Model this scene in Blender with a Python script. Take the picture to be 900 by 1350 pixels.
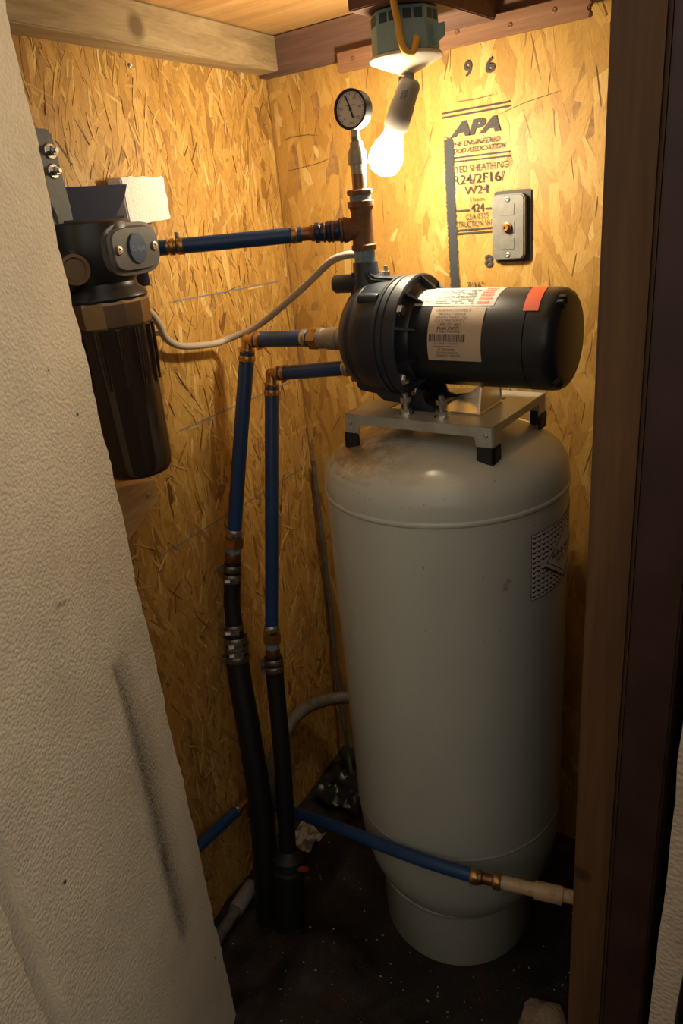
import bpy, bmesh, math, random
from mathutils import Vector as V, Matrix, noise as mnoise

# ------------------------------------------------------------------ reset
for o in list(bpy.data.objects):
    bpy.data.objects.remove(o, do_unlink=True)
SC = bpy.context.scene
COL = SC.collection

# ------------------------------------------------------------------ camera
cam_d = bpy.data.cameras.new('camera')
cam = bpy.data.objects.new('camera', cam_d)
COL.objects.link(cam)
cam_d.sensor_fit = 'AUTO'
cam_d.sensor_width = 36.0
cam_d.lens = 36.0 * 960.0 / 1350.0
cam_d.clip_start = 0.02
_r, _u, _b = V((0.8149, 0.5722, -0.0927)), V((-0.1535, 0.3673, 0.9174)), V((0.5590, -0.7333, 0.3871))
cam.matrix_world = Matrix(((_r.x, _u.x, _b.x, 1.064), (_r.y, _u.y, _b.y, -1.2944), (_r.z, _u.z, _b.z, 1.43), (0, 0, 0, 1)))
SC.camera = cam

# ------------------------------------------------------------------ world, exposure
WORLD_STRENGTH = 0.73
BULB_STRENGTH = 310.0
BULB_COLOR = (1.0, 0.83, 0.55)
w = bpy.data.worlds.new('dim_surroundings')
SC.world = w
w.use_nodes = True
w.node_tree.nodes['Background'].inputs[0].default_value = (1.0, 0.87, 0.72, 1)
w.node_tree.nodes['Background'].inputs[1].default_value = WORLD_STRENGTH
SC.view_settings.view_transform = 'Standard'
SC.view_settings.look = 'None'
SC.view_settings.gamma = 1.0
SC.view_settings.use_curve_mapping = False
SC.view_settings.exposure = 0.0

# ------------------------------------------------------------------ materials
def nt(name):
    m = bpy.data.materials.new(name)
    m.use_nodes = True
    t = m.node_tree
    return m, t, t.nodes['Principled BSDF']

def nd(t, kind, **kw):
    n = t.nodes.new(kind)
    for k, v in kw.items():
        if k.startswith('i_'):
            n.inputs[k[2:].replace('_', ' ')].default_value = v
        else:
            setattr(n, k, v)
    return n

def rgba(c):
    return (c[0], c[1], c[2], 1.0)

def mixc(t, fac, a, b, blend='MIX'):
    n = t.nodes.new('ShaderNodeMix')
    n.data_type = 'RGBA'
    n.blend_type = blend
    for sock, val in ((n.inputs[0], fac), (n.inputs[6], a), (n.inputs[7], b)):
        if isinstance(val, bpy.types.NodeSocket):
            t.links.new(val, sock)
        elif isinstance(val, (int, float)):
            sock.default_value = val
        else:
            sock.default_value = rgba(val)
    return n.outputs[2]

def ramp(t, fac, stops):
    n = t.nodes.new('ShaderNodeValToRGB')
    e = n.color_ramp.elements
    e[0].position, e[0].color = stops[0][0], rgba(stops[0][1])
    e[1].position, e[1].color = stops[-1][0], rgba(stops[-1][1])
    for p, c in stops[1:-1]:
        x = e.new(p)
        x.color = rgba(c)
    t.links.new(fac, n.inputs[0])
    return n.outputs[0]

def coords(t, scale=(1, 1, 1), rot=(0, 0, 0), src='Object'):
    tc = t.nodes.new('ShaderNodeTexCoord')
    mp = t.nodes.new('ShaderNodeMapping')
    mp.inputs['Scale'].default_value = scale
    mp.inputs['Rotation'].default_value = rot
    t.links.new(tc.outputs[src], mp.inputs[0])
    return mp.outputs[0]

def noise(t, vec, scale, detail=3, rough=0.55, dist=0.0):
    n = t.nodes.new('ShaderNodeTexNoise')
    n.inputs['Scale'].default_value = scale
    n.inputs['Detail'].default_value = detail
    n.inputs['Roughness'].default_value = rough
    n.inputs['Distortion'].default_value = dist
    if vec:
        t.links.new(vec, n.inputs['Vector'])
    return n.outputs['Fac']

def bump(t, bsdf, height, strength, dist=0.002):
    b = t.nodes.new('ShaderNodeBump')
    b.inputs['Strength'].default_value = strength
    b.inputs['Distance'].default_value = dist
    t.links.new(height, b.inputs['Height'])
    t.links.new(b.outputs[0], bsdf.inputs['Normal'])

def plain(name, c, rough=0.5, metal=0.0, c2=None, nscale=40, lo=0.4, hi=0.7, bscale=0, bstr=0.2, coat=0.0, spec=0.5):
    m, t, p = nt(name)
    p.inputs['Roughness'].default_value = rough
    p.inputs['Metallic'].default_value = metal
    p.inputs['Coat Weight'].default_value = coat
    p.inputs['Specular IOR Level'].default_value = spec
    p.inputs['Base Color'].default_value = rgba(c)
    if c2 is not None:
        v = coords(t)
        f = noise(t, v, nscale, 4, 0.6)
        t.links.new(ramp(t, f, [(lo, c), (hi, c2)]), p.inputs['Base Color'])
    if bscale:
        bump(t, p, noise(t, coords(t), bscale, 4, 0.6), bstr)
    return m

def wood(name, c1, c2, axis, freq=28, rough=0.65, fine=260, knots=None, cdark=None):
    m, t, p = nt(name)
    s = [1, 1, 1]
    s[axis] = 0.06
    v = coords(t, tuple(s))
    a = noise(t, v, freq, 5, 0.6, 1.2)
    b = noise(t, v, fine, 2, 0.5)
    col = ramp(t, a, [(0.3, c1), (0.5, tuple((x + y) / 2 for x, y in zip(c1, c2))), (0.68, c2)])
    col = mixc(t, 0.35, col, ramp(t, b, [(0.3, (0.45, 0.42, 0.4)), (0.7, (1, 1, 1))]), 'MULTIPLY')
    if knots:
        tc = t.nodes.new('ShaderNodeTexCoord')
        for kp, kr in knots:
            vm = nd(t, 'ShaderNodeVectorMath', operation='DISTANCE')
            wob = nd(t, 'ShaderNodeVectorMath', operation='ADD')
            t.links.new(tc.outputs['Object'], wob.inputs[0])
            wob.inputs[1].default_value = (0, 0, 0)
            t.links.new(wob.outputs[0], vm.inputs[0])
            vm.inputs[1].default_value = kp
            mr = nd(t, 'ShaderNodeMapRange')
            mr.inputs[1].default_value = kr * 0.55
            mr.inputs[2].default_value = kr * 1.15
            mr.inputs[3].default_value = 0.85
            mr.inputs[4].default_value = 0.0
            t.links.new(vm.outputs['Value'], mr.inputs[0])
            col = mixc(t, mr.outputs[0], col, cdark or tuple(x * 0.35 for x in c1))
    t.links.new(col, p.inputs['Base Color'])
    p.inputs['Roughness'].default_value = rough
    bump(t, p, b, 0.25, 0.001)
    return m

def foam_mat(name, c, bead=170, c2=None):
    m, t, p = nt(name)
    v = coords(t)
    vo = nd(t, 'ShaderNodeTexVoronoi', feature='SMOOTH_F1')
    vo.inputs['Scale'].default_value = bead
    vo.inputs['Smoothness'].default_value = 0.35
    t.links.new(v, vo.inputs['Vector'])
    n1 = noise(t, v, 7, 4, 0.6)
    v2 = coords(t, (1, 1, 0.08))
    n2 = noise(t, v2, 60, 3, 0.6)
    col = ramp(t, n1, [(0.35, c2 or tuple(x * 0.86 for x in c)), (0.6, c)])
    t.links.new(col, p.inputs['Base Color'])
    p.inputs['Roughness'].default_value = 0.75
    add = nd(t, 'ShaderNodeMath', operation='MULTIPLY_ADD')
    t.links.new(n2, add.inputs[0])
    add.inputs[1].default_value = -0.35
    t.links.new(vo.outputs['Distance'], add.inputs[2])
    b = t.nodes.new('ShaderNodeBump')
    b.invert = True
    b.inputs['Strength'].default_value = 0.55
    b.inputs['Distance'].default_value = 0.0022
    t.links.new(add.outputs[0], b.inputs['Height'])
    t.links.new(b.outputs[0], p.inputs['Normal'])
    return m

def ink(name, c, cover=0.75, nscale=900, soft=False, edge=0.35, c2=None):
    """print, chalk or spray on a surface: alpha broken up by noise; soft = fades across v"""
    m, t, p = nt(name)
    p.inputs['Base Color'].default_value = rgba(c)
    p.inputs['Roughness'].default_value = 0.8
    v = coords(t)
    f = noise(t, v, nscale, 3, 0.7)
    mr = nd(t, 'ShaderNodeMapRange')
    mr.inputs[1].default_value = 0.62 - cover * 0.35
    mr.inputs[2].default_value = 0.72 - cover * 0.35
    t.links.new(f, mr.inputs[0])
    out = mr.outputs[0]
    if soft == 'blur':
        at = nd(t, 'ShaderNodeAttribute', attribute_name='fade')
        mr.inputs[1].default_value = 0.36
        mr.inputs[2].default_value = 0.66
        mu = nd(t, 'ShaderNodeMath', operation='MULTIPLY')
        t.links.new(at.outputs['Fac'], mu.inputs[0])
        t.links.new(mr.outputs[0], mu.inputs[1])
        mu2 = nd(t, 'ShaderNodeMath', operation='MULTIPLY')
        t.links.new(mu.outputs[0], mu2.inputs[0])
        mu2.inputs[1].default_value = cover
        out = mu2.outputs[0]
    elif soft:
        at = nd(t, 'ShaderNodeAttribute', attribute_name='fade')
        ad = nd(t, 'ShaderNodeMath', operation='MULTIPLY_ADD')
        t.links.new(at.outputs['Fac'], ad.inputs[0])
        ad.inputs[1].default_value = 1.0
        ad.inputs[2].default_value = 0.0
        sub = nd(t, 'ShaderNodeMath', operation='SUBTRACT')
        t.links.new(f, sub.inputs[0])
        inv = nd(t, 'ShaderNodeMath', operation='MULTIPLY_ADD')
        t.links.new(ad.outputs[0], inv.inputs[0])
        inv.inputs[1].default_value = -edge - 0.3
        inv.inputs[2].default_value = 0.88
        t.links.new(inv.outputs[0], sub.inputs[1])
        mr2 = nd(t, 'ShaderNodeMapRange')
        mr2.inputs[1].default_value = 0.0
        mr2.inputs[2].default_value = 0.12
        mr2.inputs[4].default_value = cover
        t.links.new(sub.outputs[0], mr2.inputs[0])
        out = mr2.outputs[0]
    t.links.new(out, p.inputs['Alpha'])
    return m

def osb_mat():
    m, t, p = nt('osb_flakes')
    at = nd(t, 'ShaderNodeAttribute', attribute_name='tint')
    uv = nd(t, 'ShaderNodeUVMap', uv_map='UVMap')
    mp = nd(t, 'ShaderNodeMapping')
    mp.inputs['Scale'].default_value = (60, 900, 1)
    t.links.new(uv.outputs[0], mp.inputs[0])
    g = noise(t, mp.outputs[0], 1.0, 4, 0.65, 0.4)
    col = ramp(t, at.outputs['Fac'], [(0.0, (0.13, 0.06, 0.018)), (0.22, (0.38, 0.20, 0.052)), (0.55, (0.56, 0.325, 0.082)), (0.8, (0.65, 0.405, 0.12)), (1.0, (0.75, 0.54, 0.22))])
    col = mixc(t, 0.75, col, ramp(t, g, [(0.3, (0.55, 0.48, 0.40)), (0.6, (1, 1, 1))]), 'MULTIPLY')
    v = coords(t)
    big = noise(t, v, 3.2, 3, 0.6)
    col = mixc(t, 0.5, col, ramp(t, big, [(0.3, (0.72, 0.66, 0.58)), (0.6, (1, 1, 1))]), 'MULTIPLY')
    t.links.new(col, p.inputs['Base Color'])
    p.inputs['Roughness'].default_value = 0.5
    p.inputs['Specular IOR Level'].default_value = 0.35
    bump(t, p, g, 0.35, 0.0006)
    return m

def tank_mat():
    m, t, p = nt('tank_paint')
    v = coords(t)
    n1 = noise(t, v, 5, 4, 0.6)
    n2 = noise(t, v, 160, 2, 0.5)
    base = ramp(t, n1, [(0.3, (0.50, 0.52, 0.465)), (0.7, (0.55, 0.57, 0.505))])
    base = mixc(t, ramp(t, n2, [(0.70, (0, 0, 0)), (0.76, (0.5, 0.5, 0.5))]), base, (0.16, 0.13, 0.09))
    # dust lying on the dome: on upward faces, broken up by noise
    geo = nd(t, 'ShaderNodeNewGeometry')
    sx = nd(t, 'ShaderNodeSeparateXYZ')
    t.links.new(geo.outputs['True Normal'], sx.inputs[0])
    up = nd(t, 'ShaderNodeMapRange')
    up.inputs[1].default_value = 0.35
    up.inputs[2].default_value = 0.95
    t.links.new(sx.outputs[2], up.inputs[0])
    n3 = noise(t, v, 13, 6, 0.75)
    nm = ramp(t, n3, [(0.40, (0, 0, 0)), (0.56, (0.9, 0.9, 0.9))])
    mul = mixc(t, 1.0, nm, up.outputs[0], 'MULTIPLY')
    tc = nd(t, 'ShaderNodeTexCoord')
    gx = nd(t, 'ShaderNodeSeparateXYZ')
    t.links.new(tc.outputs['Object'], gx.inputs[0])
    side = nd(t, 'ShaderNodeMapRange')
    side.inputs[1].default_value = 0.04
    side.inputs[2].default_value = -0.09
    t.links.new(gx.outputs[0], side.inputs[0])
    mul2 = mixc(t, 1.0, mul, side.outputs[0], 'MULTIPLY')
    base = mixc(t, mul2, base, (0.20, 0.135, 0.07))
    t.links.new(base, p.inputs['Base Color'])
    p.inputs['Roughness'].default_value = 0.22
    bump(t, p, noise(t, v, 60, 2, 0.5), 0.04, 0.001)
    return m

def soil_mat():
    m, t, p = nt('damp_soil')
    v = coords(t)
    n1 = noise(t, v, 9, 6, 0.7)
    n2 = noise(t, v, 220, 3, 0.7)
    col = ramp(t, n1, [(0.35, (0.007, 0.006, 0.005)), (0.55, (0.018, 0.012, 0.008)), (0.72, (0.05, 0.022, 0.011))])
    col = mixc(t, ramp(t, n2, [(0.68, (0, 0, 0)), (0.72, (1, 1, 1))]), col, (0.26, 0.2, 0.13))
    t.links.new(col, p.inputs['Base Color'])
    t.links.new(ramp(t, n1, [(0.4, (0.35, 0.35, 0.35)), (0.6, (0.85, 0.85, 0.85))]), p.inputs['Roughness'])
    bump(t, p, n2, 0.6, 0.004)
    return m

M = {}
M['osb'] = osb_mat()
M['osb_core'] = plain('osb_core', (0.36, 0.2, 0.07), 0.7, c2=(0.22, 0.11, 0.035), nscale=90)
M['ply'] = wood('ceiling_plywood', (0.42, 0.22, 0.07), (0.62, 0.38, 0.15), 0, 16, 0.5)
M['rail'] = wood('rail_timber', (0.26, 0.185, 0.095), (0.45, 0.34, 0.19), 1, 30, 0.7, knots=[((0.098, -0.41, 1.702), 0.020)], cdark=(0.10, 0.06, 0.03))
M['plate_wood'] = wood('dark_plate_timber', (0.11, 0.06, 0.05), (0.2, 0.11, 0.08), 0, 26, 0.75)
M['ledger'] = wood('reddish_ledger_timber', (0.19, 0.085, 0.045), (0.30, 0.15, 0.08), 0, 30, 0.7)
M['post'] = wood('post_timber', (0.095, 0.044, 0.016), (0.16, 0.078, 0.026), 2, 30, 0.7, knots=[((0.89, -0.69, 0.72), 0.012)])
M['jamb'] = plain('maroon_paint', (0.030, 0.010, 0.008), 0.55, c2=(0.05, 0.02, 0.014), nscale=12)
M['dark'] = plain('dark_boards', (0.016, 0.012, 0.01), 0.8, c2=(0.03, 0.022, 0.017), nscale=14)
M['block'] = wood('pale_block_timber', (0.46, 0.28, 0.12), (0.62, 0.42, 0.21), 1, 30, 0.65)
M['soil'] = soil_mat()
M['foam'] = foam_mat('foam_board_skin', (0.88, 0.79, 0.63), 230)
M['foam_white'] = foam_mat('white_foam_beads', (0.86, 0.85, 0.82), 260)
M['foam_tan'] = foam_mat('weathered_foam', (0.5, 0.4, 0.3), 220, (0.33, 0.25, 0.18))
M['tank'] = tank_mat()
M['pump'] = plain('navy_black_cast', (0.016, 0.023, 0.040), 0.42, c2=(0.022, 0.031, 0.050), nscale=30, bscale=240, bstr=0.12)
M['motor'] = plain('black_motor_paint', (0.012, 0.0145, 0.021), 0.36, bscale=300, bstr=0.05)
M['steel'] = plain('galvanised_steel', (0.42, 0.42, 0.40), 0.38, 0.9, c2=(0.58, 0.57, 0.54), nscale=70)
M['strap'] = plain('dull_strap_steel', (0.085, 0.09, 0.095), 0.5, 0.0, c2=(0.12, 0.125, 0.13), nscale=50)
M['clampsteel'] = plain('tarnished_clamp_steel', (0.27, 0.25, 0.22), 0.4, 0.9, c2=(0.16, 0.13, 0.10), nscale=90)
M['bright'] = plain('bright_steel', (0.72, 0.70, 0.66), 0.22, 1.0)
M['bracket'] = plain('bracket_paint', (0.44, 0.46, 0.42), 0.28, 0.25, c2=(0.33, 0.33, 0.29), nscale=25)
M['rubber'] = plain('black_rubber', (0.012, 0.012, 0.013), 0.6)
M['pex'] = plain('blue_pex', (0.012, 0.050, 0.155), 0.36, c2=(0.016, 0.062, 0.185), nscale=14)
M['navy'] = plain('navy_plastic', (0.010, 0.020, 0.07), 0.35)
M['hose'] = plain('black_poly_hose', (0.008, 0.008, 0.009), 0.45)
M['brass'] = plain('brass', (0.52, 0.31, 0.11), 0.32, 0.9, c2=(0.36, 0.2, 0.08), nscale=60)
M['copper'] = plain('aged_copper', (0.28, 0.14, 0.07), 0.4, 0.85, c2=(0.16, 0.085, 0.05), nscale=70)
M['rust'] = plain('rusty_iron', (0.23, 0.105, 0.05), 0.6, 0.35, c2=(0.15, 0.065, 0.035), nscale=80, bscale=260, bstr=0.3)
M['galv'] = plain('dull_galvanised', (0.34, 0.32, 0.30), 0.5, 0.6, c2=(0.42, 0.37, 0.32), nscale=90, bscale=300, bstr=0.2)
M['tape_blue'] = plain('teal_thread_tape', (0.10, 0.20, 0.28), 0.5, c2=(0.25, 0.32, 0.34), nscale=200)
M['tape_green'] = plain('green_thread_tape', (0.12, 0.2, 0.13), 0.5)
M['orange'] = plain('orange_tape', (0.72, 0.10, 0.03), 0.55)
M['rust_red'] = plain('dull_red_handle', (0.22, 0.035, 0.012), 0.6)
M['orange_ink'] = plain('orange_print', (0.7, 0.13, 0.03), 0.6)
M['paper'] = plain('white_label_paper', (0.50, 0.49, 0.46), 0.6)
M['kraft'] = plain('beige_sticker_paper', (0.56, 0.44, 0.33), 0.6)
M['ink'] = plain('print_black', (0.03, 0.028, 0.028), 0.6)
M['ink_grey'] = plain('print_grey', (0.085, 0.075, 0.068), 0.6)
M['ink_white'] = plain('print_white', (0.72, 0.72, 0.68), 0.6)
M['decal'] = plain('decal_cream', (0.82, 0.82, 0.78), 0.4)
M['decal_black'] = plain('decal_black', (0.02, 0.02, 0.02), 0.4)
M['stamp'] = ink('stamp_ink', (0.045, 0.042, 0.045), 0.88, 520)
M['stamp_faint'] = ink('worn_stamp_ink', (0.10, 0.085, 0.07), 0.52, 420)
M['spray'] = ink('grey_spray_paint', (0.04, 0.046, 0.056), 0.93, 330, True, 0.42)
M['chalk'] = ink('blue_chalk', (0.17, 0.24, 0.34), 0.75, 330, True, 0.30)
M['pencil'] = ink('pencil_line', (0.12, 0.08, 0.05), 0.75, 300, True, 0.6)
M['smudge'] = ink('black_smudge', (0.06, 0.05, 0.04), 0.68, 380, 'blur')
M['smudge_faint'] = ink('faint_smudge', (0.12, 0.10, 0.08), 0.5, 330, 'blur')
M['gouge'] = ink('dark_gouge', (0.10, 0.07, 0.04), 0.85, 200, True, 0.6)
M['stain'] = ink('brown_stain', (0.20, 0.10, 0.05), 0.7, 250, 'blur')
M['fdark'] = plain('black_filter_head', (0.018, 0.018, 0.019), 0.36, bscale=300, bstr=0.08)
M['fgrey'] = plain('grey_filter_head', (0.12, 0.12, 0.125), 0.38, c2=(0.09, 0.088, 0.09), nscale=40, bscale=420, bstr=0.12)
M['fblue'] = plain('blue_badge', (0.02, 0.06, 0.16), 0.35)
M['badge_ink'] = plain('badge_print', (0.25, 0.33, 0.45), 0.5)
M['fbracket'] = plain('dark_blue_bracket', (0.006, 0.013, 0.05), 0.6, spec=0.15)
M['collar'] = plain('bronze_collar', (0.30, 0.21, 0.13), 0.28, 0.8, c2=(0.24, 0.165, 0.10), nscale=30)
def smoked():
    m, t, p = nt('smoked_bowl')
    p.inputs['Base Color'].default_value = (0.05, 0.036, 0.026, 1)
    p.inputs['Roughness'].default_value = 0.12
    p.inputs['Coat Weight'].default_value = 0.5
    p.inputs['Coat Roughness'].default_value = 0.05
    p.inputs['Transmission Weight'].default_value = 0.35
    p.inputs['IOR'].default_value = 1.5
    return m
M['smoked'] = smoked()
M['boxblue'] = plain('blue_box_plastic', (0.24, 0.42, 0.52), 0.5, c2=(0.27, 0.45, 0.54), nscale=200)
M['boxdark'] = plain('box_slot_dark', (0.03, 0.07, 0.09), 0.6)
M['cover'] = plain('off_white_cover', (0.66, 0.62, 0.54), 0.45, c2=(0.42, 0.36, 0.28), nscale=55, lo=0.62, hi=0.72)
M['socket'] = plain('grey_socket_plastic', (0.32, 0.30, 0.27), 0.5)
M['socket_band'] = plain('socket_band_blue', (0.12, 0.14, 0.17), 0.5)
M['bulb_neck'] = plain('bulb_neck_white', (0.75, 0.72, 0.66), 0.4)
M['ycable'] = plain('yellow_cable', (0.74, 0.45, 0.07), 0.45)
M['gcable'] = plain('grey_cable', (0.44, 0.37, 0.29), 0.45)
M['swplate'] = plain('grey_cover_plate', (0.15, 0.145, 0.135), 0.5, 0.0, c2=(0.19, 0.185, 0.17), nscale=60, bscale=200, bstr=0.1)
M['conduit'] = plain('dusty_grey_conduit', (0.13, 0.12, 0.105), 0.6, c2=(0.07, 0.06, 0.05), nscale=60)
M['cpvc'] = plain('cream_cpvc', (0.58, 0.43, 0.25), 0.4, c2=(0.36, 0.24, 0.12), nscale=80, lo=0.55, hi=0.75)
M['pvc'] = plain('grey_pvc', (0.20, 0.195, 0.18), 0.35)
M['paper_scrap'] = plain('dirty_paper', (0.42, 0.38, 0.31), 0.8, c2=(0.12, 0.10, 0.08), nscale=60, lo=0.45, hi=0.6)
M['sheet'] = plain('black_plastic_sheet', (0.02, 0.02, 0.022), 0.3)
def lamp_glass():
    m, t, p = nt('glowing_bulb')
    p.inputs['Base Color'].default_value = (0.9, 0.88, 0.82, 1)
    p.inputs['Emission Color'].default_value = rgba(BULB_COLOR)
    p.inputs['Emission Strength'].default_value = BULB_STRENGTH
    return m
M['glow'] = lamp_glass()

# ------------------------------------------------------------------ mesh helpers
def frame(ax):
    ax = V(ax).normalized()
    h = V((0, 0, 1)) if abs(ax.z) < 0.9 else V((1, 0, 0))
    u = h.cross(ax).normalized()
    return ax, u, ax.cross(u)

class MB:
    def __init__(s):
        s.v, s.f, s.fade = [], [], []
    def box(s, a, b):
        x0, y0, z0 = (min(a[i], b[i]) for i in range(3))
        x1, y1, z1 = (max(a[i], b[i]) for i in range(3))
        return s.obox(V(((x0 + x1) / 2, (y0 + y1) / 2, (z0 + z1) / 2)), V(((x1 - x0) / 2, 0, 0)), V((0, (y1 - y0) / 2, 0)), V((0, 0, (z1 - z0) / 2)))
    def obox(s, c, a, b, d):
        c, a, b, d = V(c), V(a), V(b), V(d)
        n = len(s.v)
        for k in (-1, 1):
            for i, j in ((-1, -1), (1, -1), (1, 1), (-1, 1)):
                s.v.append(c + a * i + b * j + d * k)
        q = [(3, 2, 1, 0), (4, 5, 6, 7), (0, 1, 5, 4), (1, 2, 6, 5), (2, 3, 7, 6), (3, 0, 4, 7)]
        if a.cross(b).dot(d) < 0:
            q = [t[::-1] for t in q]
        s.f += [tuple(n + i for i in t) for t in q]
        return s
    def lathe(s, prof, org, ax, n=32, flat_sides=False, rot=0.0):
        org = V(org)
        ax, u, w = frame(ax)
        rings = []
        for t, r in prof:
            if r < 1e-6:
                s.v.append(org + ax * t)
                rings.append([len(s.v) - 1])
            else:
                st = len(s.v)
                for i in range(n):
                    a = rot + 2 * math.pi * i / n
                    s.v.append(org + ax * t + (u * math.cos(a) + w * math.sin(a)) * r)
                rings.append(list(range(st, st + n)))
        for A, B in zip(rings, rings[1:]):
            if len(A) == 1 and len(B) == 1:
                continue
            for i in range(n):
                j = (i + 1) % n
                if len(A) == 1:
                    s.f.append((A[0], B[j], B[i]))
                elif len(B) == 1:
                    s.f.append((A[i], A[j], B[0]))
                else:
                    s.f.append((A[i], A[j], B[j], B[i]))
        for R_, flip in ((rings[0], True), (rings[-1], False)):
            if len(R_) > 1:
                s.f.append(tuple(R_[::-1]) if flip else tuple(R_))
        return s
    def cyl(s, a, b, r, n=24, bev=0.0, r2=None):
        a, b = V(a), V(b)
        L = (b - a).length
        r2 = r if r2 is None else r2
        pr = [(0, r), (L, r2)] if not bev else [(0, r - bev), (bev, r), (L - bev, r2), (L, r2 - bev)]
        return s.lathe(pr, a, b - a, n)
    def ring(s, c, ax, r, w, th, n=28):
        return s.lathe([(-w / 2, r), (-w / 2, r + th * .8), (-w / 2 + th * .3, r + th), (w / 2 - th * .3, r + th), (w / 2, r + th * .8), (w / 2, r)], c, ax, n)
    def tube(s, pts, r, n=14, sub=6):
        pts = smooth([V(p) for p in pts], sub)
        rr = r if isinstance(r, (list, tuple)) else None
        T = [(pts[min(i + 1, len(pts) - 1)] - pts[max(i - 1, 0)]).normalized() for i in range(len(pts))]
        _, u, w = frame(T[0])
        rings = []
        for i, p in enumerate(pts):
            u = (u - T[i] * u.dot(T[i])).normalized()
            w = T[i].cross(u)
            R_ = r if rr is None else rr[0] + (rr[1] - rr[0]) * i / (len(pts) - 1)
            st = len(s.v)
            for k in range(n):
                a = 2 * math.pi * k / n
                s.v.append(p + (u * math.cos(a) + w * math.sin(a)) * R_)
            rings.append(list(range(st, st + n)))
        for A, B in zip(rings, rings[1:]):
            for k in range(n):
                j = (k + 1) % n
                s.f.append((A[k], A[j], B[j], B[k]))
        s.f.append(tuple(rings[0][::-1]))
        s.f.append(tuple(rings[-1]))
        return s
    def prism(s, poly, org, u, w, d):
        """poly in (u,w) plane, extruded by vector d"""
        org, u, w, d = V(org), V(u), V(w), V(d)
        n, k = len(s.v), len(poly)
        for q in (0, 1):
            for a, b in poly:
                s.v.append(org + u * a + w * b + d * q)
        fl = u.cross(w).dot(d) < 0
        area = sum(poly[i][0] * poly[(i + 1) % k][1] - poly[(i + 1) % k][0] * poly[i][1] for i in range(k))
        if area < 0:
            fl = not fl
        F = [tuple(n + i for i in range(k))[::-1], tuple(n + k + i for i in range(k))]
        F += [(n + i, n + (i + 1) % k, n + k + (i + 1) % k, n + k + i) for i in range(k)]
        s.f += [t[::-1] for t in F] if fl else F
        return s
    def raw(s, verts, faces):
        n = len(s.v)
        s.v += [V(p) for p in verts]
        s.f += [tuple(n + i for i in f) for f in faces]
        return s

def smooth(pts, sub):
    if len(pts) < 3 or sub <= 1:
        return pts
    out = []
    for i in range(len(pts) - 1):
        p0, p1, p2, p3 = pts[max(i - 1, 0)], pts[i], pts[i + 1], pts[min(i + 2, len(pts) - 1)]
        for k in range(sub):
            t = k / sub
            out.append(0.5 * ((2 * p1) + (p2 - p0) * t + (2 * p0 - 5 * p1 + 4 * p2 - p3) * t * t + (3 * p1 - p0 - 3 * p2 + p3) * t ** 3))
    out.append(pts[-1])
    return out

ORG = {}
def obj(name, mb, mat, parent=None, bev=0.0, ang=35, loc=None, kind=None, seg=2, label=None):
    org = ORG[parent.name] if parent is not None else V(loc or (0, 0, 0))
    me = bpy.data.meshes.new(name)
    me.from_pydata([tuple(p - org) for p in mb.v], [], mb.f)
    me.update()
    if bev:
        bm = bmesh.new()
        bm.from_mesh(me)
        ed = [e for e in bm.edges if len(e.link_faces) == 2 and e.calc_face_angle(0) > 0.6]
        bmesh.ops.bevel(bm, geom=ed, offset=bev, segments=seg, affect='EDGES', clamp_overlap=True)
        bm.to_mesh(me)
        bm.free()
    if ang:
        me.shade_smooth()
        me.set_sharp_from_angle(angle=math.radians(ang))
    if mb.fade:
        at = me.attributes.new('fade', 'FLOAT', 'POINT')
        at.data.foreach_set('value', mb.fade)
    me.materials.append(M[mat])
    o = bpy.data.objects.new(name, me)
    COL.objects.link(o)
    if parent is not None:
        o.parent = parent
    else:
        o.location = org
    ORG[o.name] = org
    if kind:
        o['kind'] = kind
    if label:
        o['label'] = label
    return o

def thing(name, loc, label, cat, group=None):
    o = bpy.data.objects.new(name, None)
    o.empty_display_size = 0.02
    COL.objects.link(o)
    o.location = loc
    ORG[o.name] = V(loc)
    o['label'] = label
    o['category'] = cat
    if group:
        o['group'] = group
    return o

def tag(o, label, cat, group=None):
    o['label'] = label
    o['category'] = cat
    if group:
        o['group'] = group
    return o

def text_geo(s, bold=0.0, shear=0.0):
    cu = bpy.data.curves.new('lettering_source', 'FONT')
    cu.body = s
    cu.offset = bold
    cu.shear = shear
    cu.resolution_u = 3
    o = bpy.data.objects.new('lettering_source', cu)
    COL.objects.link(o)
    bpy.context.view_layer.update()
    dg = bpy.context.evaluated_depsgraph_get()
    me = bpy.data.meshes.new_from_object(o.evaluated_get(dg))
    vs = [(p.co.x, p.co.y) for p in me.vertices]
    fs = [tuple(p.vertices) for p in me.polygons]
    bpy.data.objects.remove(o, do_unlink=True)
    bpy.data.curves.remove(cu)
    bpy.data.meshes.remove(me)
    x0, x1 = min(a for a, b in vs), max(a for a, b in vs)
    y0, y1 = min(b for a, b in vs), max(b for a, b in vs)
    return [((a - x0) / (x1 - x0), (b - y0) / (y1 - y0)) for a, b in vs], fs

def put_text(mb, s, fn, x0, y0, x1, y1, bold=0.0, shear=0.0):
    vs, fs = text_geo(s, bold, shear)
    mb.raw([fn(x0 + (x1 - x0) * a, y0 + (y1 - y0) * b) for a, b in vs], fs)

def strip_poly(mb, fn, x0, x1, lo, hi, n=16):
    """area between lo(x) and hi(x), sliced so that it can follow a curved surface"""
    vs, fs = [], []
    for i in range(n + 1):
        x = x0 + (x1 - x0) * i / n
        vs += [fn(x, lo(x)), fn(x, hi(x))]
    for i in range(n):
        fs.append((2 * i, 2 * i + 2, 2 * i + 3, 2 * i + 1))
    mb.raw(vs, fs)

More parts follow.
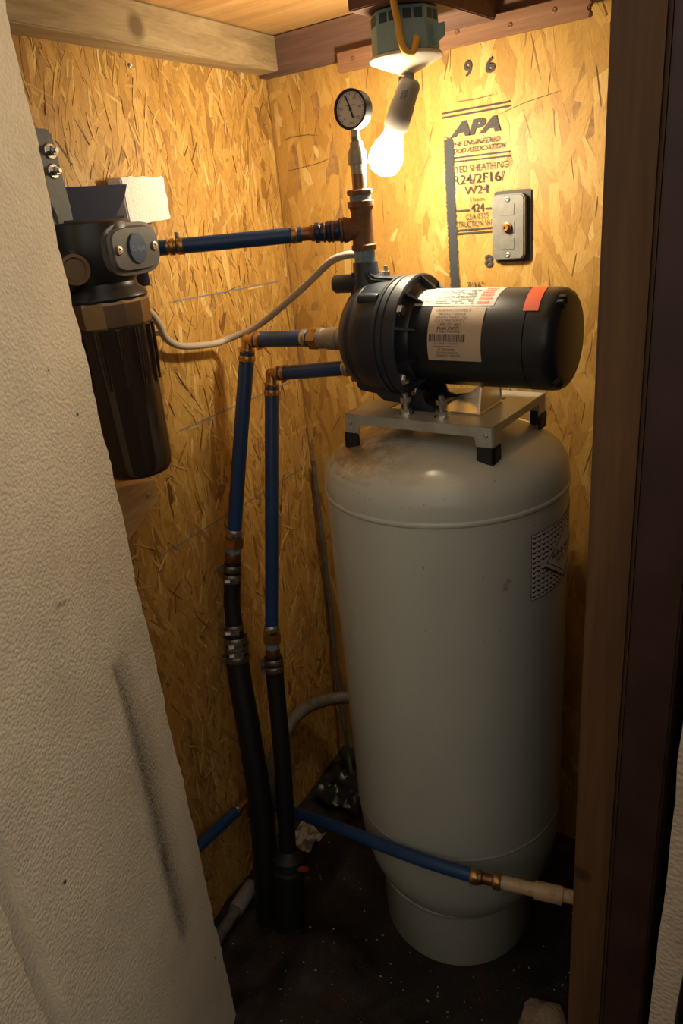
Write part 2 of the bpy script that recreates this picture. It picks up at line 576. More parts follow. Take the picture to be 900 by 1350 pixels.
def ribbon(pts, widths, normal, gauss=False):
    """soft-edged mark: three rows of vertices with fade 0-1-0 across"""
    mb = MB()
    N = V(normal)
    KR = (-1, -.75, -.5, -.25, 0, .25, .5, .75, 1) if gauss else (-1, -.35, .35, 1)
    pts = [V(p) for p in pts]
    for i, p in enumerate(pts):
        T = (pts[min(i + 1, len(pts) - 1)] - pts[max(i - 1, 0)]).normalized()
        S = N.cross(T).normalized() * (widths[i] if isinstance(widths, (list, tuple)) else widths) * 0.5
        end = 0.0 if i in (0, len(pts) - 1) and len(pts) > 2 else 1.0
        for k_ in KR:
            mb.v.append(p + S * k_)
            mb.fade.append(end * (1.0 if abs(k_) < 0.4 and not gauss else max(0.0, math.exp(-(k_ * 1.9) ** 2) - 0.027) if gauss else 0.0))
    for i in range(len(pts) - 1):
        nr = len(KR)
        a = nr * i
        for k in range(nr - 1):
            mb.f.append((a + k, a + k + 1, a + nr + 1 + k, a + nr + k))
    return mb

# ------------------------------------------------------------------ room frame
EL = V((0.1229, -0.9927, 0))          # along the left wall, corner towards the door
NL = V((0.9927, 0.1229, 0))           # left wall normal
def LW(s, off, z):                    # point by distance s from the corner along the left wall
    p = EL * s + NL * off
    return V((p.x, p.y, z))
UP = V((0, 0, 1))

# ------------------------------------------------------------------ setting: walls, floor, ceiling
def struct(o):
    o['kind'] = 'structure'
    return o

wall_left = struct(obj('wall_left', MB().obox(LW(0.95, -0.012, 0.87), EL * 0.96, NL * 0.010, UP * 0.87), 'osb_core', ang=0))
wall_back = struct(obj('wall_back', MB().box((-0.02, 0.002, 0), (0.93, 0.022, 1.735)), 'osb_core', ang=0))

def osb_flakes(name, parent, org, U, W_, N, w, h, seed, sets):
    rnd = random.Random(seed)
    vs, fs, tint, uv = [], [], [], []
    for cnt, Lr, wr, sig, hmax, tr in sets:
        for _ in range(cnt):
            cu_, cv = rnd.uniform(0, w), rnd.uniform(0, h)
            L = rnd.uniform(*Lr)
            wd = rnd.uniform(*wr)
            a = rnd.gauss(0, sig)
            ca, sa = math.cos(a), math.sin(a)
            z = rnd.uniform(0.15, 1.0) * hmax
            tu, tv = rnd.uniform(-0.3, 0.3) * hmax, rnd.uniform(-0.3, 0.3) * hmax
            tt = min(1, max(0, rnd.gauss(*tr)))
            p = [(-.5 * L, -.5 * wd * rnd.uniform(0, .9)), (-.1 * L * rnd.uniform(0, 2), -.5 * wd * rnd.uniform(.8, 1.1)), (.5 * L * rnd.uniform(.75, 1), -.5 * wd * rnd.uniform(.3, .9)),
                 (.5 * L, .5 * wd * rnd.uniform(0, .9)), (.1 * L * rnd.uniform(0, 2), .5 * wd * rnd.uniform(.8, 1.1)), (-.5 * L * rnd.uniform(.75, 1), .5 * wd * rnd.uniform(.3, .9))]
            n0 = len(vs)
            uo, vo = rnd.uniform(0, 9), rnd.uniform(0, 9)
            for q, zz in ((0, 1), (1, 0)):
                for l, c in p:
                    du = c * ca - l * sa
                    dv = l * ca + c * sa
                    uu = min(w, max(0, cu_ + du))
                    vv = min(h, max(0, cv + dv))
                    hz = (z + tu * l / L + tv * c / wd) if zz else -0.0004
                    vs.append(org + U * uu + W_ * vv + N * hz)
                    tint.append(tt)
                    uv.append((l + uo, c + vo))
            fs.append(tuple(range(n0, n0 + 6)))
            for i in range(6):
                j = (i + 1) % 6
                fs.append((n0 + i, n0 + 6 + i, n0 + 6 + j, n0 + j))
    me = bpy.data.meshes.new(name)
    flip = U.cross(W_).dot(N) < 0
    if flip:
        fs = [f[::-1] for f in fs]
    me.from_pydata([tuple(p) for p in vs], [], fs)
    at = me.attributes.new('tint', 'FLOAT', 'POINT')
    at.data.foreach_set('value', tint)
    ul = me.uv_layers.new(name='UVMap')
    flat = []
    for l in me.loops:
        flat += uv[l.vertex_index]
    ul.data.foreach_set('uv', flat)
    me.materials.append(M['osb'])
    o = bpy.data.objects.new(name, me)
    COL.objects.link(o)
    o.parent = parent
    o['kind'] = 'stuff'
    return o

MID = (0.56, 0.17)
osb_flakes('wood_flakes', wall_left, LW(0, -0.002, 0), EL, UP, NL, 1.05, 1.735, 3,
           [(2600, (.07, .15), (.012, .032), .45, .0008, (0.5, .15)), (4800, (.03, .11), (.005, .018), .42, .0014, MID), (2200, (.02, .06), (.002, .006), .55, .0019, (0.8, .16)), (1100, (.02, .07), (.0012, .0035), .5, .0018, (0.1, .1))])
osb_flakes('wood_flakes', wall_back, V((0, 0.002, 0)), V((1, 0, 0)), UP, V((0, -1, 0)), 0.93, 1.735, 8,
           [(1700, (.09, .17), (.020, .055), .22, .0005, (0.56, .13)), (900, (.05, .13), (.008, .03), .3, .0008, (0.6, .15)), (420, (.03, .08), (.0012, .003), .3, .0009, (0.15, .1)), (160, (.02, .05), (.006, .02), .6, .0009, (0.88, .1))])

wall_right = struct(obj('wall_right', MB().box((0.905, -0.62, 0), (0.93, 0.02, 1.735)), 'dark', ang=0))
wall_front = struct(obj('wall_front', MB().box((0.925, -0.66, 0), (1.7, -0.62, 2.2)), 'dark', ang=0))

# low dark boarding added out of view to cut ambient light low in closet
struct(obj('wall_light_blocker', MB().box((-1.2, -2.15, -.05), (2.3, -2.1, 1.25)).box((2.25, -2.1, -.05), (2.3, -0.6, 1.25)).box((-1.2, -2.1, -.05), (-1.15, 0.0, 1.25)), 'dark', ang=0))

# ceiling of plywood, with a joint line between two sheets
ceiling = struct(obj('ceiling', MB().box((-0.05, -0.70, 1.737), (0.93, 0.02, 1.752)), 'ply', ang=0))

# floor of damp uneven soil
def floor_z(x, y):
    d = math.hypot(x - 0.5145, y + 0.28)
    k = min(1, max(0, (d - 0.17) / 0.12))
    z = mnoise.noise(V((x * 5, y * 5, 1.3))) * 0.022 + mnoise.noise(V((x * 17, y * 17, 4))) * 0.010 + mnoise.noise(V((x * 55, y * 55, 9))) * 0.004
    z += 0.05 * math.exp(-(((x - 0.33) / .10) ** 2 + ((y + 0.56) / .10) ** 2))
    z += 0.04 * math.exp(-(((x - 0.25) / .06) ** 2 + ((y + 0.30) / .10) ** 2))
    return -0.004 + z * k
fm = MB()
NX, NY = 170, 170
for j in range(NY + 1):
    for i in range(NX + 1):
        x, y = -0.06 + 1.4 * i / NX, -1.5 + 1.56 * j / NY
        fm.v.append(V((x, y, floor_z(x, y))))
for j in range(NY):
    for i in range(NX):
        a = j * (NX + 1) + i
        fm.f.append((a, a + 1, a + NX + 2, a + NX + 1))
gx0, gx1, gy0, gy1 = -0.06, 1.34, -1.5, 0.06      # dark ground goes on around the closet
fm.raw([V((-6, -7, -.02)), V((8, -7, -.02)), V((8, gy0, -.02)), V((-6, gy0, -.02)), V((gx1, gy0, -.02)), V((8, 6, -.02)), V((gx1, 6, -.02)), V((-6, 6, -.02)), V((gx0, 6, -.02)), V((gx0, gy0, -.02))],
       [(0, 1, 2, 3), (4, 2, 5, 6), (3, 9, 8, 7)])
floor = struct(obj('floor', fm, 'soil', ang=80))

# timber trim round the top of the walls
rail = struct(obj('trim_1', MB().obox(LW(0.52, 0.0235, 1.7065), EL * 0.518, NL * 0.0245, UP * 0.0295), 'rail', bev=0.002))
def screw_head(p, n, r=0.0042, parent=None, mat='steel', name='screw'):
    n = V(n)
    mb = MB().lathe([(0, r), (0.0012, r), (0.002, r * 0.6), (0.0015, r * 0.3), (0.0015, 0)], p, n, 12)
    return obj(name, mb, mat, parent)
screw_head(LW(0.022, 0.048, 1.708), NL, 0.0055, rail)
screw_head(LW(0.075, 0.048, 1.69), NL, 0.003, rail)
back_plate = struct(obj('trim_2', MB().box((0.0, -0.026, 1.672), (0.93, 0.001, 1.736)), 'plate_wood', bev=0.0015))
led = MB()
lp = [(0.2, 1.649), (0.652, 1.649), (0.655, 1.655), (0.650, 1.660), (0.656, 1.668), (0.651, 1.675), (0.654, 1.681), (0.2, 1.681)]
led.prism(lp, (0, -0.040, 0), (1, 0, 0), (0, 0, 1), (0, 0.0138, 0))
ledger = struct(obj('trim_3', led, 'ledger', bev=0.0015))
for x, z in ((0.235, 1.666), (0.44, 1.668), (0.53, 1.661), (0.60, 1.667)):
    screw_head(V((x, -0.0395, z)), (0, -1, 0), 0.004, ledger, 'rust', 'nail_head')

# door post, maroon jamb, weathered strip and outer board on the right
post = struct(obj('trim_4', MB().box((0.881, -0.694, 0.0), (0.922, -0.606, 1.95)), 'post', bev=0.003))
jamb = struct(obj('trim_5', MB().box((0.935, -0.745, 0.0), (0.973, -0.655, 2.2)), 'jamb', bev=0.002))
rnd = random.Random(5)
fs_poly = [(1.0105 + rnd.uniform(-.0012, .0012), z * 0.04) for z in range(0, 31)]
fs_poly = [(0.989 + rnd.uniform(-.0012, .0012), z * 0.04) for z in range(30, -1, -1)] + fs_poly
strip = obj('foam_strip', MB().prism(fs_poly, (0, -0.79, 0), (1, 0, 0), (0, 0, 1), (0, 0.13, 0)), 'foam_tan', loc=(1.0, -0.72, 0))
tag(strip, 'narrow weathered tan foam strip standing beside the maroon door jamb', 'foam strip')
struct(obj('trim_6', MB().box((1.019, -0.80, 0.0), (1.07, -0.655, 2.2)), 'post', bev=0.002))

# marks on the walls: chalk snap lines, pencil lines, spray stripe, printed panel stamp
for s0, s1, z0, z1 in ((0.434, 0.012, 1.302, 1.291), (0.481, 0.0, 1.078, 1.074), (0.604, 0.0, 0.875, 0.864), (0.233, 0.03, 0.436, 0.453)):
    obj('chalk_line', ribbon([LW(s0 + (s1 - s0) * k / 8, 0.0006, z0 + (z1 - z0) * k / 8) for k in range(9)], 0.0042, NL), 'chalk', wall_left, ang=0)
for s, z in ((0.392, 1.66), (0.051, 1.655), (0.027, 1.588), (0.43, 1.245), (0.30, 0.95)):
    screw_head(LW(s, 0.0, z), NL, 0.0036, wall_left)
WB = lambda x, z, o=0.0016: V((x, -o, z))
obj('pencil_line', ribbon([WB(0.002, 1.557), WB(0.05, 1.564), WB(0.09, 1.563), WB(0.135, 1.555)], 0.0022, (0, -1, 0)), 'pencil', wall_back, ang=0)
obj('pencil_line', ribbon([WB(0.003, 1.503), WB(0.05, 1.505), WB(0.11, 1.51), WB(0.17, 1.522)], 0.0022, (0, -1, 0)), 'pencil', wall_back, ang=0)
obj('pencil_line', ribbon([WB(0.39, 1.575), WB(0.45, 1.573), WB(0.515, 1.577)], 0.0022, (0, -1, 0)), 'pencil', wall_back, ang=0)
obj('pencil_line', ribbon([WB(0.45, 1.535), WB(0.54, 1.556), WB(0.64, 1.569)], 0.0022, (0, -1, 0)), 'pencil', wall_back, ang=0)
sp = [(0.3985, 1.53), (0.398, 1.515), (0.398, 1.49), (0.3985, 1.44), (0.3995, 1.38), (0.401, 1.32), (0.4025, 1.26), (0.404, 1.20), (0.405, 1.15)]
obj('spray_stripe', ribbon([WB(a, b, 0.0024) for a, b in sp], 0.030, (0, -1, 0)), 'spray', wall_back, ang=0)
obj('saw_mark', ribbon([WB(0.482, 1.4245), WB(0.5, 1.4245), WB(0.53, 1.4245), WB(0.549, 1.4245)], 0.012, (0, -1, 0), True), 'smudge', wall_back, ang=0)

stamps = [('9', 0.4309, 1.6075, 0.4456, 1.6318, .03, 0), ('6', 0.4698, 1.607, 0.4864, 1.6303, .03, 0), ('APA', 0.4003, 1.5195, 0.4962, 1.5438, .06, .25), ('THE ENGINEERED', 0.4027, 1.5045, 0.4946, 1.5125, .012, .2),
          ('WOOD ASSOCIATION', 0.3945, 1.4935, 0.5045, 1.5015, .012, .2), ('TED SHEATHING', 0.4086, 1.4625, 0.5081, 1.4735, 0, 0), ('R24/2F16/', 0.405, 1.4430, 0.5018, 1.4585, .006, 0), ('W24', 0.4262, 1.4256, 0.4726, 1.4395, 0, 0),
          ('11mm', 0.437, 1.4134, 0.4637, 1.4205, 0, 0), ('424', 0.4381, 1.3962, 0.4635, 1.4097, .01, 0), ('CSA 0325', 0.4272, 1.3838, 0.4719, 1.3935, 0, 0), ('STRUCTION SHE', 0.4080, 1.3716, 0.4805, 1.3815, 0, 0),
          ('8', 0.463, 1.3009, 0.4795, 1.3225, .03, 0), ('7/16"', 0.4268, 1.2639, 0.461, 1.2755, 0, 0)]
for s, x0, z0, x1, z1, bo, sh in stamps:
    mb = MB()
    put_text(mb, s, lambda a, b: WB(a, b), x0, z0, x1, z1, bo, sh)
    obj('stamp_lettering', mb, 'stamp', wall_back, ang=0)
mb = MB()
for x0, z0, x1, z1 in ((.3871, 1.5599, .5125, 1.5608), (.3867, 1.5529, .5125, 1.5542), (.4006, 1.4877, .5122, 1.4865), (.4003, 1.4814, .5122, 1.4799), (.4063, 1.4, .435, 1.4), (.4662, 1.4, .4821, 1.4), (.4052, 1.3668, .4817, 1.3680), (.405, 1.3611, .4817, 1.3619)):
    mb.raw([WB(x0, z0 - .0014), WB(x1, z1 - .0014), WB(x1, z1 + .0014), WB(x0, z0 + .0014)], [(0, 1, 2, 3)])
obj('stamp_bars', mb, 'stamp', wall_back, ang=0)

# ------------------------------------------------------------------ pressure tank
TX, TY = 0.5145, -0.28
tank = thing('pressure_tank', (TX, TY, 0), 'tall grey pressure tank standing on the soil under the pump', 'tank')
prof = [(0.125, 0.0), (0.128, 0.11), (0.138, 0.148), (0.150, 0.160), (0.163, 0.1675), (0.180, 0.1775), (0.205, 0.1865), (0.24, 0.1935), (0.285, 0.1980), (0.335, 0.1995), (0.343, 0.2), (0.985, 0.2), (1.004, 0.2), (1.018, 0.1992), (1.030, 0.1965), (1.042, 0.1905), (1.052, 0.181), (1.061, 0.166), (1.069, 0.142), (1.076, 0.11), (1.082, 0.07), (1.086, 0.03), (1.087, 0.0)]
tbody = obj('body', MB().lathe(prof, (TX, TY, 0), UP, 96), 'tank', tank, ang=50)
obj('seam_band', MB().lathe([(0.991, .1995), (0.9925, .2013), (0.996, .2020), (0.9995, .2013), (1.001, .1995)], (TX, TY, 0), UP, 96), 'tank', tank, ang=60)
obj('seam_band', MB().lathe([(0.339, .1990), (0.341, .2002), (0.3445, .2006), (0.348, .2002), (0.350, .1990)], (TX, TY, 0), UP, 96), 'tank', tank, ang=60)
obj('base_ring', MB().lathe([(-0.006, .1525), (0.0, .1555), (0.128, .1555), (0.135, .158), (0.147, .1635), (0.150, .156), (0.150, .148)], (TX - .010, TY + .001, 0), UP, 80), 'tank', tank, ang=50)
def TC(deg_arc, z, off=0.0006):       # point on the tank shell: arc length in metres from -24 degrees
    a = math.radians(-24) + deg_arc / 0.2
    return V((TX + (0.2 + off) * math.cos(a), TY + (0.2 + off) * math.sin(a), z))
DW, DZ0, DZ1 = 0.19, 0.845, 0.957
dec = MB()
strip_poly(dec, lambda x, z: TC(x, z, .0005), 0, DW, lambda x: DZ0, lambda x: DZ1, 40)
decal = obj('decal', dec, 'decal', tank, ang=60)
wv = MB()
strip_poly(wv, lambda x, z: TC(x, z, .0008), 0, DW, lambda x: DZ1 - .0014, lambda x: DZ1, 40)
strip_poly(wv, lambda x, z: TC(x, z, .0008), 0, DW, lambda x: DZ0, lambda x: DZ0 + .0014, 40)
for xx in (0, DW - .0014):
    strip_poly(wv, lambda x, z: TC(x, z, .0008), xx, xx + .0014, lambda x: DZ0, lambda x: DZ1, 1)
pitch = 0.0105
for r_ in range(13):
    zb = DZ0 + .0035 + r_ * 0.0083
    for c_ in range(int(DW / pitch)):
        xa = .0016 + c_ * pitch
        strip_poly(wv, lambda x, z: TC(x, z, .0008), xa, xa + pitch,
                   lambda x: zb + .0052 - .0052 * math.sin(math.pi * (x - xa) / pitch), lambda x: zb + .0058 - .0022 * math.sin(math.pi * (x - xa) / pitch), 8)
obj('wave_print', wv, 'decal_black', decal, ang=60)
DC, DHW, DZC, DHZ = 0.094, 0.070, 0.900, 0.0475
dia = lambda k, sgn, dx=0, dz=0: (lambda x: DZC + dz + sgn * DHZ * k * max(0, 1 - abs((x - DC - dx) / (DHW * k))))
for nm, k, off, mt, dx, dz in (('diamond_shadow', 1.0, .0010, 'decal_black', .004, -.0075), ('diamond', 1.0, .0013, 'decal', 0, 0), ('diamond_line', .86, .0016, 'decal_black', 0, 0), ('diamond_field', .82, .0019, 'decal', 0, 0)):
    mb = MB()
    strip_poly(mb, lambda x, z: TC(x, z, off), DC + dx - DHW * k, DC + dx + DHW * k, dia(k, -1, dx, dz), dia(k, 1, dx, dz), 40)
    obj(nm, mb, mt, decal, ang=60)
mb = MB()
put_text(mb, 'AIR-E-TAINER', lambda a, b: TC(a, b, .0022), DC - .047, .8985, DC + .047, .9095, .02)
put_text(mb, 'WELL TANK', lambda a, b: TC(a, b, .0022), DC - .036, .889, DC + .036, .8955, .01)
strip_poly(mb, lambda x, z: TC(x, z, .0022), DC - .03, DC + .03, lambda x: .8845, lambda x: .8853, 12)
obj('decal_lettering', mb, 'decal_black', decal, ang=0)
mk = ribbon([TC(-.050 + .002 * k, .876 + .004 * k, .0007) for k in range(7)], 0.016, (0.8, -.6, 0), True)
obj('scuff_mark', mk, 'stain', tank, ang=0)

# ------------------------------------------------------------------ pump bracket on the dome
BX0, BX1, BY0, BY1, BZ = 0.388, 0.643, -0.372, -0.170, 1.120
brk = thing('pump_bracket', (0.5145, -0.27, 1.07), 'low grey steel bracket with black rubber feet on the tank dome', 'bracket')
fr = MB()
for a, b in (((BX0, BY0), (BX1, BY0 + .052)), ((BX0, BY1 - .045), (BX1, BY1)), ((BX0, BY0 + .052), (BX0 + .05, BY1 - .045)), ((BX1 - .045, BY0 + .052), (BX1, BY1 - .045))):
    fr.box((a[0], a[1], BZ - .003), (b[0], b[1], BZ))
obj('plate', fr, 'bracket', brk)
fl = MB().box((BX0, BY0 - .0015, BZ - .016), (BX1, BY0 + .0012, BZ))
obj('flange', fl, 'bracket', brk, bev=.001)
obj('flange', MB().box((BX1 - .0012, BY0, BZ - .012), (BX1 + .0015, BY1, BZ)), 'bracket', brk, bev=.001)
obj('flange', MB().box((BX0 - .0015, BY0, BZ - .012), (BX0 + .0012, BY1, BZ)), 'bracket', brk, bev=.001)
obj('flange', MB().box((BX0, BY1 - .0012, BZ - .012), (BX1, BY1 + .0015, BZ)), 'bracket', brk, bev=.001)
for x, sx in ((BX0, 1), (BX1, -1)):
    for y, sy in ((BY0, 1), (BY1, -1)):
        leg = MB()
        pl_ = [(0, 0), (0.034 * sx, 0), (0.028 * sx, -.016), (0.024 * sx, -.034), (0, -.034)]
        leg.prism(pl_, (x, y - .0016 * sy, BZ), (1, 0, 0), (0, 0, 1), (0, .003 * sy, 0))
        leg.prism(pl_, (x - .0016 * sx, y, BZ), (0, sy * sx, 0), (0, 0, 1), (.003 * sx, 0, 0))
        lo = obj('leg', leg, 'bracket', brk, bev=.0006)
        ft = MB()
        ft.box((x - .003 * sx, y - .0035 * sy, BZ - .056), (x + .024 * sx, y + .002 * sy, BZ - .030))
        ft.box((x - .003 * sx, y - .0035 * sy, BZ - .056), (x + .002 * sx, y + .024 * sy, BZ - .030))
        obj('rubber_foot', ft, 'rubber', lo, bev=.001)
        screw_head(V((x + .010 * sx, y - .0016 * sy, BZ - .013)), (0, -sy, 0), .0036, lo, 'steel', 'rivet')
for x, y in ((0.487, -0.345), (0.549, -0.345)):
    b_ = MB().cyl((x, y, BZ), (x, y, BZ + .034), .0042, 12)
    bo = obj('bolt', b_, 'steel', brk)
    obj('nut', MB().lathe([(0, .0085), (.008, .0085)], (x, y, BZ + .002), UP, 6), 'steel', bo, ang=20)
    obj('nut', MB().lathe([(0, .0085), (.007, .0085)], (x, y, BZ + .020), UP, 6), 'steel', bo, ang=20)
    obj('washer', MB().lathe([(0, .012), (.002, .012)], (x, y, BZ), UP, 18), 'bright', bo)

# ------------------------------------------------------------------ jet pump
PX, PY, PZ = 0.0, -0.28, 1.228
pump = thing('jet_pump', (0.52, PY, BZ), 'black jet pump with long round motor lying above the tank', 'pump')
AX = V((1, 0, 0))
P0 = V((0, PY, PZ))
obj('volute', MB().lathe([(.3620, 0), (.3620, .040), (.3650, .056), (.3710, .0690), (.3800, .0785), (.3900, .0830), (.4005, .0855), (.4020, .0846), (.4035, .0858), (.4250, .0880), (.4470, .0892), (.4480, .0892)], P0, AX, 64), 'pump', pump, ang=45)
obj('casing_flange', MB().lathe([(.447, .0), (.447, .0915), (.449, .0925), (.453, .0925), (.454, .0905), (.4565, .0905), (.458, .0932), (.465, .0932), (.4665, .0912), (.4685, .0912), (.470, .0945), (.4865, .0950), (.489, .0930), (.489, .0)], P0, AX, 64), 'pump', pump, ang=40)
obj('motor_adapter', MB().lathe([(.488, .0), (.488, .0850), (.492, .0800), (.497, .0735), (.500, .0725), (.500, 0)], P0, AX, 64), 'motor', pump, ang=40)
for k in range(10):
    a = 2 * math.pi * (k + .5) / 10
    d = V((0, math.cos(a), math.sin(a)))
    t_ = V((0, -math.sin(a), math.cos(a)))
    rb = MB().prism([(.4885, .074), (.4885, .0925), (.512, .0735), (.512, .069)], P0 - t_ * .002, AX, d, t_ * .004)
    obj('rib', rb, 'motor', pump, bev=.0005)
obj('motor_body', MB().lathe([(.495, 0), (.495, .070), (.497, .0712), (.6765, .0712), (.6772, .0704), (.6772, 0)], P0, AX, 72), 'motor', pump, ang=40)
cap = obj('end_cap', MB().lathe([(.6776, .0), (.6776, .0704), (.6783, .0714), (.702, .0714), (.709, .0704), (.715, .0672), (.7185, .0620), (.7200, .057), (.7205, .0)], P0, AX, 72), 'motor', pump, ang=40)
# two vent notches on the cap rim
for a in (math.radians(-52), math.radians(62)):
    d = V((0, -math.cos(a), math.sin(a)))
    t_ = V((0, math.sin(a), math.cos(a)))
    v_ = MB()
    for k in (-1, 1):
        v_.obox(P0 + AX * .7175 + d * .0635 + t_ * .0055 * k, AX * .005, d * .006, t_ * .0035)
    obj('vent', v_, 'rubber', cap, bev=.001)
# discharge neck and side plug
obj('discharge_neck', MB().lathe([(.065, .026), (.088, .0225), (.093, .0205), (.114, .0200), (.1155, .019), (.1155, 0)], (.388, PY, PZ), UP, 28), 'pump', pump, ang=40)
obj('neck_web', MB().prism([(.366, .060), (.448, .084), (.448, .0905), (.410, .0935), (.400, .104), (.372, .104), (.366, .092)], (0, PY - .018, PZ), AX, UP, (0, .036, 0)), 'pump', pump, bev=.004)
obj('plug', MB().lathe([(-.006, 0), (-.006, .0125), (-.003, .0145), (.045, .0145), (.045, 0)], (.340, PY - .012, PZ + .084), V((1, .12, .0)), 20), 'pump', pump, ang=40)
obj('lug', MB().lathe([(0, .0), (0, .0085), (.03, .0085), (.034, .0075), (.034, 0)], (.410, PY - .055, PZ + .066), AX, 16), 'pump', pump, ang=40)
obj('bleed_fitting', MB().lathe([(0, .004), (.006, .004), (.006, .0062), (.013, .0062), (.013, .003), (.021, .003), (.021, 0)], (.418, PY + .012, PZ + .086), UP, 6), 'galv', pump, ang=20)
# casing foot
obj('casing_base', MB().prism([(.372, -.06), (.378, -.083), (.418, -.088), (.422, -.0985), (.478, -.101), (.478, -.07)], (0, PY - .038, PZ), AX, UP, (0, .076, 0)), 'pump', pump, bev=.004)
fo = MB()
fo.prism([(.481, -.055), (.481, -.1075), (.522, -.1075), (.522, -.100), (.506, -.096), (.491, -.055)], (0, PY - .042, PZ), AX, UP, (0, .006, 0))
fo.prism([(.481, -.055), (.481, -.1075), (.522, -.1075), (.522, -.100), (.506, -.096), (.491, -.055)], (0, PY + .036, PZ), AX, UP, (0, .006, 0))
fo.box((.479, PY - .045, PZ - .108), (.485, PY + .045, PZ - .06))
fo.box((.479, PY - .045, PZ - .108), (.525, PY + .045, PZ - .1035))
obj('foot', fo, 'pump', pump, bev=.001)
cr = MB()
cr.prism([(-.040, -.108), (.040, -.108), (.030, -.0675), (-.030, -.0675)], (.595, PY, PZ), (0, 1, 0), UP, (.0035, 0, 0))
cr.box((.515, PY - .040, PZ - .108), (.6, PY + .040, PZ - .1055))
cr.prism([(0, 0), (.085, 0), (.085, .034), (.060, .034), (.03, .012), (0, .008)], (.515, PY + .038, PZ - .108), AX, UP, (0, .003, 0))
obj('motor_cradle', cr, 'bright', pump, bev=.0008)
def casing_bolt(p, d, r=.0078):
    obj('casing_bolt', MB().lathe([(0, r * 1.25), (.0015, r * 1.25), (.0015, r), (.0065, r), (.0065, 0)], p, d, 6), 'bright', pump, ang=20)
for a in (36, 144, -36, -60, 215):
    ar = math.radians(a)
    d = V((0, -math.cos(ar), math.sin(ar)))
    casing_bolt(P0 + AX * .4888 + d * .086, AX)
casing_bolt(P0 + V((.3715, -.030, -.064)), V((-1, -.1, -.2)), .006)
# labels wrapped round the motor
def MC(x, deg, off=.0004):
    a = math.radians(deg)
    return V((x, PY - (.0712 + off) * math.cos(a), PZ + (.0712 + off) * math.sin(a)))
def wrap(mb, x0, x1, d0, d1, off, sk=0.0, n=14):
    vs, fs = [], []
    for i in range(n + 1):
        d = d0 + (d1 - d0) * i / n
        vs += [MC(x0 + sk * (d - d0), d, off), MC(x1 + sk * (d - d0), d, off)]
    for i in range(n):
        fs.append((2 * i, 2 * i + 1, 2 * i + 3, 2 * i + 2))
    mb.raw(vs, fs)
mb = MB()
wrap(mb, .4985, .627, 49, 112, .0005)
lab = obj('instruction_label', mb, 'paper', pump, ang=60)
g = MB()
for x0, x1, d0, d1 in ((.5125, .514, 50, 74), (.525, .526, 52, 76), (.531, .532, 52, 78)):
    wrap(g, x0, x1, d0, d1, .0008, 0, 3)
rl = random.Random(11)
for k in range(10):
    d = 52 + k * 3.0
    x = .534
    while x < .592:
        ln = rl.uniform(.002, .008)
        if rl.random() < .78:
            wrap(g, x, min(x + ln, .594), d, d + 1.5, .0008, 0, 1)
        x += ln + .0012
for k in range(6):
    d = 55 + k * 4.5
    wrap(g, .502, .502 + rl.uniform(.004, .009), d, d + 1.2, .0008, 0, 1)
    wrap(g, .5155, .5155 + rl.uniform(.003, .007), d, d + 1.2, .0008, 0, 1)
obj('label_print', g, 'ink_grey', lab, ang=0)
og = MB()
for k in range(6):
    d = 52 + k * 6.2
    x = .600
    while x < .618:
        ln = rl.uniform(.0015, .004)
        wrap(og, x, x + ln, d, d + 3.6, .0008, 0, 1)
        x += ln + .0011
obj('label_print', og, 'orange_ink', lab, ang=0)
mb = MB()
wrap(mb, .533, .6175, -16.3, 47.2, .0005)
stk = obj('sticker', mb, 'kraft', pump, ang=60)
g = MB()
SL = [('CANADIAN CUSTOMER IF', .541, .596, 41.0, 44.2, 0), ('PRODUCT SERVICE', .546, .589, 36.6, 39.8, 0), ('NEEDED, PLEASE CALL', .542, .594, 32.4, 35.6, 0), ('CUSTOMER SERVICE', .542, .590, 28.2, 31.4, 0), ('1-888-257-4887', .548, .585, 23.8, 27.0, 0),
      ('Model: CWS75', .548, .583, 19.2, 23.0, .02), ('2 Years Warranty', .547, .585, 15.4, 19.0, .012), ('SN 200907 46038408', .544, .583, 3.0, 4.8, 0), ('AT BRANDERT', .549, .579, -4.6, -1.6, 0), ('KEEP THIS COUPON', .547, .582, -8.2, -5.6, 0), ('WARRANTY CARD 2009', .546, .585, -11.6, -9.0, 0)]
for s, x0, x1, d0, d1, bo in SL:
    put_text(g, s, lambda a, b: MC(a, b, .0008), x0, d0, x1, d1, bo, .1)
wrap(g, .543, .585, .4, .9, .0008, 0, 1)
obj('sticker_lettering', g, 'ink_grey', stk, ang=0)
g = MB()
x = .536
while x < .594:
    ln = rl.choice((.0006, .0009, .0014))
    wrap(g, x, x + ln, 5.8, 14.4, .0008, 0, 3)
    x += ln + rl.choice((.0006, .0009, .0012))
obj('barcode', g, 'ink', stk, ang=0)
mb = MB()
wrap(mb, .672, .6935, 42, 100, .0009, -.0001)
obj('tape', mb, 'orange', pump, ang=60)

